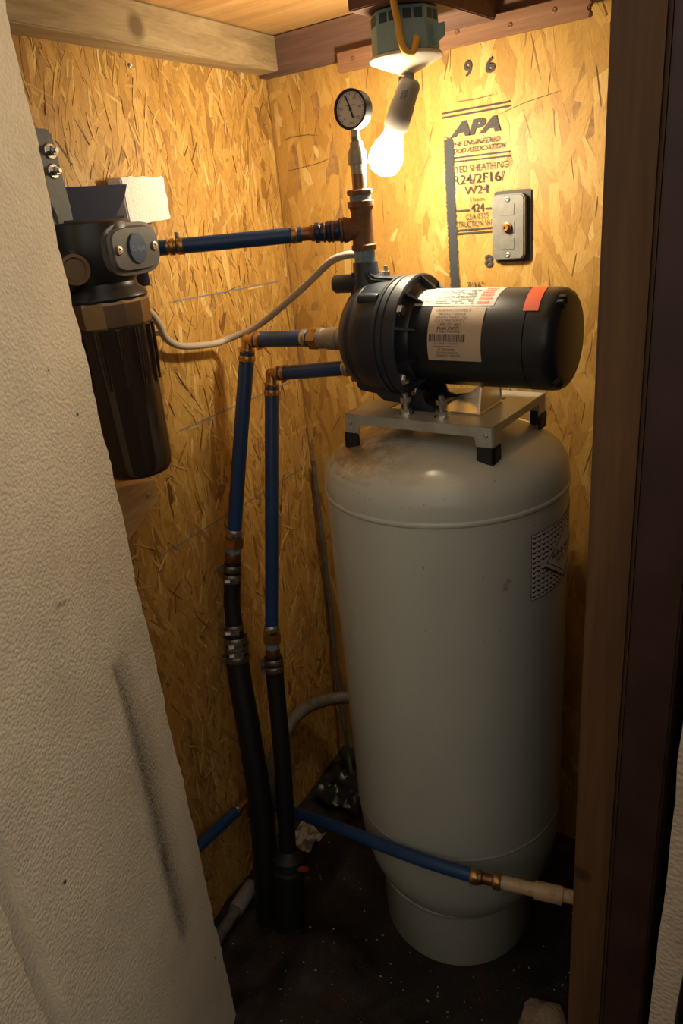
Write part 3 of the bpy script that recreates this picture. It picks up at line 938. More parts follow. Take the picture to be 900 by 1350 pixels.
# ------------------------------------------------------------------ tee and riser above the pump
RX, RY = 0.388, -0.28
tee = thing('pipe_tee', (RX, RY, 1.343), 'rusty iron pipe tee standing on the pump outlet', 'pipe tee')
def vl(name, prof, mat, parent, n=28, ang=35):
    return obj(name, MB().lathe([(prof[0][0], 0)] + prof + [(prof[-1][0], 0)], (RX, RY, 0), UP, n), mat, parent, ang=ang)
vl('nipple', [(1.343, .0165), (1.362, .0165)], 'tape_blue', tee)
tb = MB().lathe([(1.361, 0), (1.361, .0185), (1.3625, .0195), (1.3685, .0195), (1.370, .0175), (1.376, .0168), (1.418, .0168), (1.423, .0185), (1.4245, .0205), (1.432, .0205), (1.433, .0195), (1.433, 0)], (RX, RY, 0), UP, 32)
BD = V((-.799, -.602, 0.0035)).normalized()
BC = V((RX, RY, 1.393))
tb.lathe([(0, .0165), (.020, .0165), (.024, .0185), (.030, .0190), (.030, 0)], BC, BD, 28)
obj('tee_body', tb, 'rust', tee, ang=35)
vl('thread_tape', [(1.432, .0165), (1.4425, .0165)], 'tape_blue', tee)
vl('bushing', [(1.4415, .0195), (1.4435, .0202), (1.4475, .0202), (1.449, .0185)], 'rust', tee, 8, 20)
vl('nipple', [(1.448, .0108), (1.475, .0108)], 'copper', tee)
vl('reducer', [(1.470, .0112), (1.483, .0116), (1.4832, .0138), (1.486, .0145), (1.492, .0142), (1.500, .0136), (1.506, .0108), (1.508, .0096), (1.512, .0098), (1.5145, .0092)], 'galv', tee)
vl('thread_tape', [(1.513, .0068), (1.5215, .0066)], 'tape_green', tee)

# gauge
gz = 1.5565
gauge = thing('pressure_gauge', (RX, RY, 1.52), 'round black-rimmed water pressure gauge with grey dial on the riser', 'gauge')
GD = V((0.10, -.99, 0.03)).normalized()
GC = V((RX, RY, gz))
vl('stem', [(1.520, .0064), (1.5245, .0068), (1.529, .0068), (1.5345, .0068)], 'galv', gauge, 6, 20)
obj('case', MB().lathe([(-.012, 0), (-.012, .024), (-.009, .0265), (.010, .0272), (.0115, .0268), (.0115, .0238), (.0085, .0235), (.0085, 0)], GC, GD, 48), 'rubber', gauge, ang=35)
dialo = obj('dial', MB().lathe([(.0083, 0), (.0083, .0234), (.009, .0234), (.009, 0)], GC, GD, 40), 'ink_white', gauge, ang=35)
gu, gw = GD.cross(UP).normalized() * -1, None
gu = UP.cross(GD).normalized()
gw = GD.cross(gu).normalized()
GF = lambda a, b, o=.0094: GC + GD * o + gu * a + gw * b
tk = MB()
for k in range(41):
    a = math.radians(225 - k * 270 / 40)
    r0 = .0185 if k % 4 == 0 else .0202
    c, s = math.cos(a), math.sin(a)
    hw = .0003 if k % 4 else .0005
    tk.raw([GF(c * r0 - s * hw, s * r0 + c * hw), GF(c * r0 + s * hw, s * r0 - c * hw), GF(c * .022 + s * hw, s * .022 - c * hw), GF(c * .022 - s * hw, s * .022 + c * hw)], [(0, 1, 2, 3)])
for k, s in enumerate(('0', '20', '40', '60', '80', '100')):
    a = math.radians(225 - k * 54)
    cx_, cy_ = math.cos(a) * .0155, math.sin(a) * .0155
    wd = .0014 * len(s)
    put_text(tk, s, GF, cx_ - wd, cy_ - .0016, cx_ + wd, cy_ + .0016)
put_text(tk, 'PSI', GF, -.0032, -.0195, .0032, -.0165)
put_text(tk, 'PRESSURE', GF, -.008, .0045, .008, .0062)
obj('dial_marks', tk, 'ink_grey', dialo, ang=0)
ne = MB().prism([(-.0075, .0175), (-.0058, .0175), (.0012, 0), (.0052, -.0115), (.0022, -.0118), (-.0014, 0)], GF(0, 0, .0098), gu, gw, GD * .0006)
ne.lathe([(0, .0022), (.0012, .0022), (.0012, 0)], GF(0, 0, .0098), GD, 14)
obj('needle', ne, 'ink', gauge)

# ------------------------------------------------------------------ blue pipe from tee to the filter
fp = thing('water_pipe', tuple(BC + BD * .2), 'blue pipe running level from the rusty tee to the water filter', 'pipe')
B = lambda t: BC + BD * t
obj('barb_collar', MB().lathe([(.030, 0), (.030, .0172), (.036, .0172), (.038, .0155), (.050, .0150), (.052, .0162), (.055, .0162), (.057, .0140), (.066, .0135), (.068, .0150), (.074, .0150), (.076, .0120), (.076, 0)], BC, BD, 24), 'navy', fp)
for t, r in ((.0335, .0172), (.0475, .0152), (.0605, .0140)):
    obj('crimp_ring', MB().ring(B(t), BD, r - .0006, .0032, .0022), 'copper', fp)
obj('coupling', MB().lathe([(.072, 0), (.072, .0112), (.079, .0125), (.083, .0105), (.092, .0102), (.103, .0108), (.103, 0)], BC, BD, 20), 'copper', fp)
obj('pipe', MB().lathe([(.096, 0), (.096, .0118), (.292, .0118), (.292, 0)], BC, BD, 24), 'pex', fp)
for t in (.107, .285):
    obj('crimp_ring', MB().ring(B(t), BD, .0116, .009, .0014), 'brass', fp)
obj('elbow', MB().tube([B(.288), B(.300), B(.312)], .0105, 16), 'brass', fp)
obj('crimp_ring', MB().ring(B(.299), BD, .0104, .008, .0025), 'brass', fp)
obj('crimp_bolt', MB().cyl(B(.288) + V((0, 0, .012)), B(.288) + V((0, 0, .021)), .0042, 8), 'steel', fp)
obj('pipe', MB().tube([B(.306), B(.322), B(.334) + V((.012, -.006, 0)), V((.166, -.532, 1.389))], .0118, 18), 'pex', fp)

# ------------------------------------------------------------------ water filter
FX, FY = 0.1803, -0.632
filt = thing('water_filter', (FX, FY, 1.085), 'water filter with grey head and smoked bowl beside the foam board', 'water filter')
def fl_(name, prof, mat, parent=None, n=48, ang=40):
    return obj(name, MB().lathe(prof, (FX, FY, 0), UP, n), mat, parent or filt, ang=ang)
fl_('head', [(1.338, 0), (1.338, .060), (1.343, .0625), (1.348, .0605), (1.355, .052), (1.362, .050), (1.370, .0545), (1.383, .060), (1.425, .061), (1.438, .0575), (1.441, .053), (1.441, 0)], 'fdark')
HC = V((FX, FY, 1.402)) + EL * -.017
hb = []
for k in range(40):
    a = 2 * math.pi * k / 40
    c, s = math.cos(a), math.sin(a)
    hb.append((math.copysign(abs(c) ** .55, c) * .050, math.copysign(abs(s) ** .62, s) * .033))
boss = MB().prism(hb, HC + NL * .02, EL, UP, NL * .045)
obj('port_block', boss, 'fgrey', filt, bev=.007, seg=3)
obj('inlet_port', MB().lathe([(0, .032), (.055, .032), (.058, .028), (.058, 0)], V((FX, FY, 1.388)), EL, 28), 'fdark', filt)
obj('inlet_nut', MB().lathe([(.0, 0), (.0, .019), (.016, .019), (.016, .015), (.013, .013), (.013, 0)], V((FX, FY, 1.386)) + NL * .030 + EL * .070, (NL + EL * .5), 20), 'collar', filt, ang=30)
obj('outlet_port', MB().lathe([(0, .026), (.090, .026), (.093, .023), (.093, 0)], V((FX, FY, 1.390)), -EL, 28), 'fdark', filt)
bc = HC + NL * .0652
bdg = obj('badge', MB().prism([(math.cos(2 * math.pi * k / 28) * .0165, math.sin(2 * math.pi * k / 28) * .0195) for k in range(28)], bc, EL, UP, NL * .0022), 'fblue', filt, bev=.0006)
mb = MB()
put_text(mb, 'Culligan', lambda a, b: bc + NL * .0026 - EL * a + UP * b, -.0125, -.005, .0125, .004, .01, .2)
obj('badge_lettering', mb, 'badge_ink', bdg, ang=0)
for sgn in (-1, 1):
    pp = HC + NL * .0645 + EL * sgn * .034
    so = obj('head_screw', MB().lathe([(0, .0062), (.002, .0062), (.0026, .005), (.0026, .0026), (.0012, .0026), (.0012, 0)], pp, NL, 18), 'bright', filt)
fl_('collar', [(1.304, .056), (1.304, .0605), (1.307, .0625), (1.336, .0635), (1.340, .0615), (1.340, .056)], 'collar', None, 14, 20)
bowl = fl_('bowl', [(1.085, 0), (1.085, .040), (1.088, .0475), (1.096, .0515), (1.11, .0528), (1.22, .0560), (1.305, .0590), (1.305, 0)], 'smoked', ang=50)
for k in range(14):
    a = 2 * math.pi * k / 14
    d = V((math.cos(a), math.sin(a), 0))
    t_ = V((-math.sin(a), math.cos(a), 0))
    rr = MB().tube([V((FX, FY, 1.303)) + d * .0592, V((FX, FY, 1.26)) + d * .0585, V((FX, FY, 1.222)) + d * .0560], [.0040, .0026], 8, 3)
    obj('rib', rr, 'smoked', bowl, ang=60)
fl_('cartridge', [(1.10, 0), (1.10, .034), (1.296, .034), (1.296, 0)], 'ink')
# dark blue wall bracket above the head
bp = MB()
LQ = lambda y, z, off=.1: LW((-y - .0) / .9927 + off * .1229 / .9927, off, z)
bp.prism([(.545, 1.485), (.555, 1.468), (.578, 1.446), (.578, 1.441), (.685, 1.441), (.668, 1.484)], LW(0.012, .098, 0), EL, UP, NL * .003)
bp.obox(LW(.632, .075, 1.4425), EL * .055, NL * .028, UP * .0018)
bp.obox(LW(.60, .006, 1.41), EL * .10, NL * .005, UP * .072)
bp.obox(LW(.632, .05, 1.4425), EL * .055, NL * .046, UP * .0015)
obj('wall_bracket', bp, 'fbracket', filt, bev=.0008)
obj('bracket_tab', MB().obox(LW(.505, .045, 1.362), EL * .016, NL * .002, UP * .022), 'fbracket', filt, bev=.0006)

# galvanised strap on a short timber, beside the foam edge
nb_ = obj('nailer', MB().obox(LW(.745, .049, 1.47), EL * .040, NL * .049, UP * .072), 'block', bev=.001, loc=tuple(LW(.735, 0, 1.40)))
tag(nb_, 'short timber behind the steel strap on the left wall', 'timber block')
strp = thing('steel_strap', tuple(LW(.69, .1, 1.42)), 'flat galvanised strap with two bolts above the water filter', 'bracket')
sp_ = [(.745, 1.41), (.662, 1.41), (.660, 1.46), (.665, 1.545), (.672, 1.551), (.745, 1.551)]
obj('plate', MB().prism(sp_, LW(.010, .0985, 0), EL, UP, NL * .003), 'strap', strp, bev=.0006)
for s, z, r in ((.684, 1.5255, .0095), (.686, 1.5025, .0088)):
    c = LW(s, .1015, z)
    wo = obj('washer', MB().lathe([(0, r), (.0015, r), (.0022, r * .9), (.0022, 0)], c, NL, 24), 'bright', strp)
    bo = obj('bolt', MB().lathe([(.002, r * .66), (.008, r * .66), (.0085, r * .5), (.0085, 0)], c, NL, 6), 'bright', strp, ang=20)
    obj('bolt_end', MB().lathe([(.008, r * .32), (.013, r * .30), (.013, 0)], c, NL, 12), 'steel', bo)
obj('emboss', MB().tube([LW(.703, .099, 1.468), LW(.699, .101, 1.455), LW(.697, .099, 1.442)], .004, 8), 'strap', strp)

# white foam offcut on the wall behind the filter
rnd = random.Random(21)
fp_ = [(.392 + rnd.uniform(-.002, .002), 1.435 + .0653 * k / 8) for k in range(9)] + [(.392 + .10 * k / 8, 1.5 + rnd.uniform(-.002, .002)) for k in range(1, 9)] + [(.49, 1.43)]
fo_ = obj('foam_offcut', MB().prism(fp_, LW(.004, .003, 0), EL, UP, NL * .03), 'foam_white', bev=.002, loc=tuple(LW(.44, 0, 1.43)))
tag(fo_, 'small white foam offcut on the wall behind the water filter', 'foam offcut')

# pale timber block under the filter
wbk = thing('wood_block', tuple(LW(.58, 0, .97)), 'pale timber block screwed to the wall under the filter bowl', 'timber block')
obj('timber', MB().prism([(.552, 1.03), (.556, .994), (.64, .955), (.68, 1.0), (.66, 1.05)], LW(0, .001, 0), EL, UP, NL * .036), 'block', wbk, bev=.0015)
screw_head(LW(.578, .0368, 1.010), NL, .0045, wbk, 'steel')

# ------------------------------------------------------------------ foam boards in front on the left
rnd = random.Random(9)
def jag_edge(s, z0, z1, step, amp):
    out, z = [], z0
    drift = 0
    while z < z1:
        drift = drift * .8 + rnd.uniform(-amp, amp) * .6
        out.append((s + drift + rnd.uniform(-amp, amp) * .35, z))
        z += step * rnd.uniform(.6, 1.4)
    out.append((s, z1))
    return out
FE = V((.251, -.728, 0))
FU = V((.424, -.906, 0)).normalized()
FN = V((-FU.y, FU.x, 0))
def foam_board(name, s0, s1, z0, z1, off, th, label):
    far = jag_edge(s0, z0, z1, .012, .0035)
    poly = far + [(s1, z1), (s1, z0)]
    root = thing(name, tuple(FE + FU * ((s0 + s1) / 2) + V((0, 0, z0))), label, 'foam board')
    obj('foam_panel', MB().prism(poly, FE + FN * (off - th), FU, UP, FN * th), 'foam', root, bev=.0012, seg=1)
    return root
fb = foam_board('foam_board', 0.0, .372, -.012, 1.90, 0, .032, 'large beige foam board with dark smudge standing at the left')
foam_board('foam_board', .400, .75, -.012, 1.90, -.006, .032, 'beige foam board past the vertical gap at the lower left')
obj('lip', MB().prism([(.365, -.012), (.394, -.012), (.394, 1.90), (.365, 1.90)], FE - FN * .040, FU, UP, FN * .028), 'foam', fb)
FP = lambda t, z, o=.0012: FE + FU * t + FN * o + V((0, 0, z))
sm = [(.112, .90), (.109, .886), (.103, .83), (.1025, .78), (.1016, .723), (.1019, .666), (.1021, .607), (.1045, .55), (.107, .50), (.1075, .44), (.108, .38), (.108, .34)]
obj('smudge', ribbon([FP(a + .001, b) for a, b in sm], [.012, .02, .034, .040, .042, .044, .048, .052, .052, .048, .040, .022], FN, True), 'smudge', fb, ang=0)
obj('smudge', ribbon([FP(a - .014, b, .0009) for a, b in sm], [.03, .05, .08, .10, .11, .11, .105, .10, .09, .08, .07, .05], FN, True), 'smudge_faint', fb, ang=0)
obj('stain', ribbon([FP(.106, .56), FP(.106, .54), FP(.107, .51), FP(.108, .49)], .03, FN, True), 'stain', fb, ang=0)
obj('stain', ribbon([FP(.200, 1.028), FP(.19, 1.029), FP(.175, 1.026), FP(.168, 1.028)], .012, FN, True), 'stain', fb, ang=0)
for t, z, r in ((.313, .727, .0055), (.052, 1.222, .0045), (.09, 1.285, .003), (.03, .20, .004)):
    obj('gouge', ribbon([FP(t + .001, z - r), FP(t, z), FP(t - .001, z + r)], r * 1.5, FN), 'gouge', fb, ang=0)

# ------------------------------------------------------------------ blue suction pipes and black hoses
def pex_line(name, label, nodes_h, nodes_v, r, fit):
    root = thing(name, tuple(nodes_v[-1]), label, 'pipe')
    a, b = V(nodes_h[0]), V(nodes_h[1])
    obj('pipe', MB().tube([a, b], r, 20), 'pex', root)
    obj('pipe', MB().tube(nodes_v, r, 20, 5), 'pex', root)
    top = V(nodes_v[0])
    up = (top - V(nodes_v[1])).normalized()
    hz = (b - a).normalized()
    tt = (b - top).dot(up) - (b - top).dot(hz) * hz.dot(up)
    corner = top + up * (tt / (1 - hz.dot(up) ** 2))
    e = MB().cyl(b - hz * .006, corner + hz * .001, r * .80, 18).cyl(top - up * .006, corner + up * .001, r * .80, 18)
    e.lathe([(-math.cos(math.pi * k / 8) * r * .86, math.sin(math.pi * k / 8) * r * .86) for k in range(9)], corner, UP, 18)
    e.ring(b + hz * .004, hz, r * .78, .007, .0035, 18).ring(top + up * .004, up, r * .78, .007, .0035, 18)
    obj('elbow', e, 'brass', root)
    obj('crimp_ring', MB().ring(a + (b - a).normalized() * .010, (b - a), r, .011, .0016), 'steel', root)
    obj('crimp_ring', MB().ring(b - (b - a).normalized() * .010, (b - a), r, .010, .0016), fit, root)
    obj('crimp_ring', MB().ring(top - up * .011, up, r, .010, .0016), fit, root)
    for p in (b - (b - a).normalized() * .010 + V((0, -.006, -.014)), top - up * .011 + V((.008, -.012, 0))):
        obj('crimp_lug', MB().obox(p, V((.004, 0, 0)), V((0, .004, 0)), V((0, 0, .003))), fit, root, bev=.001)
    return root

p1v = [(.1117, -.2853, 1.192), (.0949, -.3207, 1.0302), (.0789, -.3604, .8497), (.0782, -.3650, .832)]
s1 = pex_line('suction_pipe', 'blue pipe from the middle of the pump face, turning down at the upper elbow', [(.262, -.28, 1.221), (.1355, -.2815, 1.2155)], p1v, .0143, 'brass')
# adapters at the pump face
obj('hex_adapter', MB().lathe([(.0, .012), (.002, .020), (.020, .020), (.022, .014), (.022, 0)], (.262, -.28, 1.221), AX, 6), 'brass', s1, ang=20)
obj('nipple', MB().lathe([(.020, 0), (.020, .0175), (.028, .0175), (.029, .0160), (.036, .0160), (.037, .0185), (.062, .0190), (.062, .0165), (.104, .0165), (.104, 0)], (.262, -.28, 1.221), AX, 24), 'galv', s1)
p2v = [(.1615, -.2857, 1.130), (.1633, -.3131, 1.0046), (.1665, -.36, .79), (.1685, -.3889, .6602)]
s2 = pex_line('suction_pipe', 'slimmer blue pipe from low on the pump casing, turning down at the lower elbow', [(.345, -.28, 1.173), (.184, -.281, 1.156)], p2v, .0130, 'brass')
obj('hex_adapter', MB().lathe([(-.002, .012), (.000, .016), (.010, .016), (.012, .011), (.034, .011), (.034, 0)], (.345, -.28, 1.173), AX, 6), 'brass', s2, ang=20)

def fitting(root, top, dirn, r):
    """crimp, hex union, tape, copper barb; returns end point"""
    d = V(dirn).normalized()
    t = V(top)
    obj('hose_clamp', MB().ring(t + d * -.006, d, r, .012, .0018), 'steel', root)
    obj('clamp_screw', MB().obox(t + d * -.006 + V((.004, -r - .003, 0)), V((.006, 0, 0)), V((0, .003, 0)), V((0, 0, .004))), 'steel', root, bev=.001)
    obj('hex_union', MB().lathe([(.004, .012), (.005, r + .0060), (.026, r + .0060), (.028, r), (.028, 0)], t, d, 6, rot=.2), 'brass', root, ang=20)
    obj('thread_tape', MB().lathe([(.027, 0), (.027, r + .001), (.038, r + .001), (.038, 0)], t, d, 22), 'tape_blue', root)
    obj('barb_fitting', MB().lathe([(.037, 0), (.037, r + .0012), (.041, r + .002), (.055, r + .0012), (.066, r - .002), (.090, r - .003), (.090, 0)], t, d, 22), 'copper', root)
    return t + d * .058
d1 = (V((.0726, -.3777, .7709)) - V((.0789, -.3604, .8497))).normalized()
e1 = fitting(s1, (.0785, -.3622, .8415), d1, .0143)
d2 = (V((.176, -.4096, .5659)) - V((.1685, -.3889, .6602))).normalized()
e2 = fitting(s2, (.1687, -.3895, .6580), d2, .0130)

def clamp(root, c, d, r, side, w_=.012):
    d = V(d).normalized()
    obj('hose_clamp', MB().ring(c, d, r, w_, .0016), 'clampsteel', root)
    s = V(side).normalized()
    t = d.cross(s).normalized()
    mb = MB().obox(c + s * (r + .004), s * .0045, t * .009, d * (w_ * .42))
    obj('clamp_housing', mb, 'clampsteel', root, bev=.0012)
    obj('clamp_screw', MB().lathe([(0, .0055), (.010, .0055), (.010, 0)], c + s * (r + .005) + t * .009, t, 8), 'steel', root)

h1 = thing('hose', (.0746, -.3951, .6917), 'short black hose clamped between the upper blue pipe and the thick hose', 'hose')
pA = e1
pB, pC = V((.0735, -.3945, .700)), V((.0845, -.4112, .618))
obj('hose_wall', MB().tube([pA, (pA + pB) / 2, pB, (.079, -.404, .655), pC], .0172, 20), 'hose', h1)
dA = (pB - pA).normalized()
clamp(h1, pA + dA * .012, dA, .0172, (-.8, -.55, 0))
clamp(h1, pA + dA * .031, dA, .0172, (.75, -.6, 0))
dB = (pC - V((.079, -.404, .655))).normalized()
clamp(h1, V((.0795, -.405, .650)), dB, .0180, (.7, -.7, 0))
obj('clamp_tail', MB().tube([V((.07, -.425, .655)), V((.055, -.420, .655)), V((.047, -.405, .645))], .0035, 8), 'steel', h1)
h2 = thing('hose', (.1718, -.5409, 0.02), 'thick black hose running down to the soil below the short hose', 'hose')
ph = [V((.083, -.409, .632)), V((.0897, -.4231, .5646)), V((.1246, -.456, .415)), V((.1537, -.4862, .2775)), V((.1706, -.5204, .1221)), V((.1718, -.538, .0))]
obj('hose_wall', MB().tube(ph, [.0235, .0265], 22), 'hose', h2)
dh = (ph[1] - ph[0]).normalized()
clamp(h2, ph[0] + dh * .008, dh, .0236, (.75, -.6, 0), .014)
clamp(h2, ph[0] + dh * .026, dh, .0238, (.75, -.6, 0), .016)
clamp(h2, ph[0] + dh * .047, dh, .0240, (-.75, -.6, 0), .014)
h3 = thing('hose', (.2305, -.5359, 0.0), 'slimmer black hose hanging from the lower blue pipe to the soil', 'hose')
pg = [e2 - d2 * .004, V((.1886, -.4159, .5371)), V((.2014, -.448, .3914)), V((.2171, -.4848, .2239)), V((.2221, -.4942, .1815))]
pg[1] = V((.1815, -.4155, .530))
obj('hose_wall', MB().tube(pg, .0180, 20), 'hose', h3)
dg_ = (pg[1] - pg[0]).normalized()
clamp(h3, pg[0] + dg_ * .010, dg_, .0180, (-.7, -.7, 0))
clamp(h3, pg[0] + dg_ * .026, dg_, .0180, (-.7, -.7, 0))
wc = thing('well_coupling', (.228, -.510, 0), 'ribbed black plastic coupling where the slimmer hose meets the ground', 'coupling')
dw = (V((.2221, -.4942, .1815)) - V((.2305, -.5359, -.0082))).normalized()
obj('coupling_body', MB().lathe([(0, 0), (0, .030), (.012, .033), (.024, .033), (.027, .029), (.034, .029), (.037, .034), (.052, .034), (.056, .028), (.064, .024), (.07, .019), (.07, 0)], V((.2305, -.5359, -.0082)) + dw * .135, dw, 28), 'rubber', wc)
obj('riser_pipe', MB().tube([V((.2325, -.543, -.04)), V((.2305, -.5359, -.0082)) + dw * .14], .033, 24), 'hose', wc)
hv = obj('valve_handle', MB().obox(V((.262, -.50, .165)), V((.012, .005, 0)), V((-.002, .005, 0)), V((0, 0, .004))), 'rust_red', wc, bev=.002, label='orange valve handle')

# ------------------------------------------------------------------ low blue pipe across the front of the tank
lpz = thing('supply_pipe', (.55, -.484, .35), 'blue pipe crossing low in front of the tank', 'pipe')
obj('pipe', MB().tube([(.116, -.665, .272), (.1087, -.6143, .265), (.0935, -.498, .241)], .0118, 18), 'pex', lpz)
obj('elbow', MB().tube([(.0940, -.503, .242), (.0895, -.468, .2352), (.091, -.452, .228), (.1028, -.4385, .2175), (.118, -.434, .216)], .0098, 14), 'brass', lpz)
obj('crimp_ring', MB().ring((.0942, -.504, .2425), (-.13, .98, -.2), .0118, .009, .0014), 'bright', lpz)
obj('pipe', MB().tube([(.108, -.4365, .2165), (.1328, -.4312, .215), (.1798, -.4334, .225), (.2345, -.4448, .25), (.3152, -.4662, .29), (.3865, -.4865, .325), (.4757, -.4965, .346), (.5699, -.4955, .358), (.655, -.484, .362)], .0118, 18), 'pex', lpz)
LD = (V((.7107, -.465, .36)) - V((.655, -.482, .362))).normalized()
L0 = V((.655, -.484, .362))
obj('crimp_ring', MB().ring(L0 + LD * -.004, LD, .0114, .013, .0022), 'brass', lpz)
obj('coupling', MB().lathe([(0, 0), (0, .0122), (.008, .0122), (.010, .0095), (.026, .0095), (.028, .0125), (.04, .0125), (.04, 0)], L0, LD, 22), 'copper', lpz)
obj('crimp_ring', MB().ring(L0 + LD * .034, LD, .0114, .013, .0025), 'brass', lpz)
obj('tail_pipe', MB().tube([L0 + LD * .036, L0 + LD * .10, L0 + LD * .20, V((.90, -.43, .345))], .0112, 18), 'cpvc', lpz)
obj('tail_coupling', MB().lathe([(.095, .011), (.095, .0142), (.098, .0148), (.138, .0148), (.14, .0142), (.14, .011)], L0, LD, 22), 'cpvc', lpz)

# ------------------------------------------------------------------ electrics
cb = MB().tube([(.100, -.53, 1.318), (.092, -.485, 1.302), (.083, -.458, 1.275), (.079, -.444, 1.248), (.076, -.410, 1.2285), (.068, -.33, 1.216), (.075, -.29, 1.2185), (.14, -.268, 1.243), (.259, -.272, 1.3105), (.312, -.272, 1.3445), (.345, -.268, 1.354), (.368, -.258, 1.353), (.384, -.256, 1.350)], .0062, 12, 6)
pc = thing('power_cable', (.09, -.35, 1.22), 'grey cable sagging from the left wall up to the pump', 'cable')
obj('sheath', cb, 'gcable', pc)
obj('staple', MB().obox(LW(.452, .012, 1.258), EL * .008, NL * .010, UP * .004), 'paper', pc, bev=.001)

# switch cover plate over its cut-out
sw = thing('cover_plate', (.515, 0, 1.315), 'grey rounded electrical cover plate with central knob on the back wall', 'cover plate')
def rr_poly(cx, cz, hw, hh, r, n=6):
    out = []
    for sx, sz, a0 in ((1, 1, 0), (-1, 1, 90), (-1, -1, 180), (1, -1, 270)):
        for k in range(n + 1):
            a = math.radians(a0 + 90 * k / n)
            out.append((cx + sx * (hw - r) + r * math.cos(a), cz + sz * (hh - r) + r * math.sin(a)))
    return out
obj('cutout', MB().prism([(x + random.Random(int(x * 9999 + z * 777)).uniform(-.0012, .0012), z) for x, z in rr_poly(.5175, 1.3672, .0335, .0585, .004, 3)], (0, -.0012, 0), AX, UP, (0, -.0012, 0)), 'ink', sw)
spl = obj('plate', MB().prism(rr_poly(.5145, 1.3668, .0300, .0535, .010), (0, -.004, 0), AX, UP, (0, -.012, 0)), 'swplate', sw, bev=.002, seg=3)
for z in (1.396, 1.367, 1.340):
    obj('knockout', MB().prism(rr_poly(.5145, z, .0125, .0095, .001, 2), (0, -.0155, 0), AX, UP, (0, -.0016, 0)), 'swplate', spl, bev=.0006)
for z in (1.412, 1.3215):
    screw_head(V((.5145, -.016, z)), (0, -1, 0), .0044, spl, 'steel')
obj('knob', MB().lathe([(0, .0085), (.004, .0085), (.005, .0062), (.010, .0062), (.0115, .005), (.0115, .003), (.008, .0028), (.008, 0)], (.5145, -.0165, 1.367), (0, -1, 0), 20), 'brass', spl)

# blue ceiling box
JX, JY = .4547, -.235
struct(obj('trim_7', MB().box((JX - .050, -.300, 1.6725), (JX + .050, -.027, 1.7365)), 'plate_wood', bev=.0015))
jb = thing('junction_box', (JX, JY, 1.6170), 'blue plastic octagonal ceiling box above the light bulb', 'junction box')
obj('box_shell', MB().lathe([(1.6181, 0), (1.6181, .0489), (1.6693, .0480), (1.6713, .0457), (1.6713, 0)], (JX, JY, 0), UP, 8, rot=math.pi / 8), 'boxblue', jb, bev=.0015, ang=20)
for k in range(8):
    a = math.pi / 4 * k
    d = V((math.cos(a), math.sin(a), 0))
    t_ = V((-math.sin(a), math.cos(a), 0))
    for q in (-1, 1):
        obj('knockout', MB().obox(V((JX, JY, 1.6604)) + d * .0439 + t_ * .0076 * q, d * .0012, t_ * .0060, UP * .0060), 'boxdark', jb)
obj('mounting_ear', MB().prism([(0, 0), (.0199, .0115), (.0199, .0271), (0, .0271)], V((JX + .0428, JY - .001, 1.6202)), AX, UP, (0, .003, 0)), 'boxblue', jb)
# round white lamp plate with a swivel socket
lh = thing('lamp_holder', (JX, JY, 1.49), 'round off-white lamp plate with long grey angled socket under the blue box', 'lamp holder')
obj('canopy_plate', MB().lathe([(1.6181, 0), (1.6175, .0509), (1.6139, .0527), (1.6113, .0512), (1.6035, .0330), (1.5976, .0178), (1.5946, .0118), (1.5946, 0)], (JX, JY, 0), UP, 48), 'cover', lh, ang=40)
obj('stem', MB().cyl((JX + .0042, JY, 1.5993), (JX + .0042, JY, 1.5836), .0070, 18), 'socket', lh)
S0 = V((JX + .0063, JY, 1.5857))
BCn = V((.4117, -.235, 1.4916))
SD = (BCn - S0).normalized()
obj('socket_shell', MB().lathe([(-.002, 0), (-.002, .0099), (.002, .0146), (.0068, .0161), (.0292, .0167), (.0313, .0179), (.0637, .0185), (.0658, .0178), (.0658, 0)], S0, SD, 32), 'socket', lh)
obj('socket_screw', MB().obox(S0 + SD * .0178 + V((.0042, -.0152, -.002)), V((.0042, 0, 0)), V((0, .0015, 0)), SD * .0053), 'socket_band', lh)
obj('socket_band', MB().ring(S0 + SD * .0637, SD, .0167, .0040, .0015), 'socket_band', lh)
obj('ground_lug', MB().obox(V((JX - .0083, JY - .0042, 1.5872)), V((.002, 0, 0)), V((0, .002, 0)), V((0, 0, .0053))), 'copper', lh)
bu = thing('light_bulb', tuple(BCn), 'glowing frosted light bulb in the angled socket', 'light bulb')
obj('collar', MB().lathe([(.0637, 0), (.0637, .0154), (.0773, .0160), (.0773, 0)], S0, SD, 28), 'bulb_neck', bu)
obj('globe', MB().lathe([(.0777, 0), (.0777, .0160), (.0836, .0183), (.0919, .0227), (.1018, .0257), (.1097, .0264), (.1181, .0249), (.1259, .0208), (.1306, .0150), (.1332, .0077), (.1339, 0)], S0, SD, 20), 'glow', bu, ang=70)
yc = obj('yellow_cable', MB().tube([(0.478, -0.3057, 1.737), (0.4769, -0.3078, 1.71), (0.4748, -0.2953, 1.6723), (0.4738, -0.2853, 1.6494), (0.4753, -0.2843, 1.6306), (0.481, -0.2817, 1.6154), (0.4884, -0.2754, 1.6128), (0.4916, -0.2722, 1.6211), (0.4916, -0.2681, 1.6306)], .0047, 12), 'ycable', loc=(.48, -.30, 1.61))
tag(yc, 'yellow cable coming down from the ceiling into the lamp plate', 'cable')

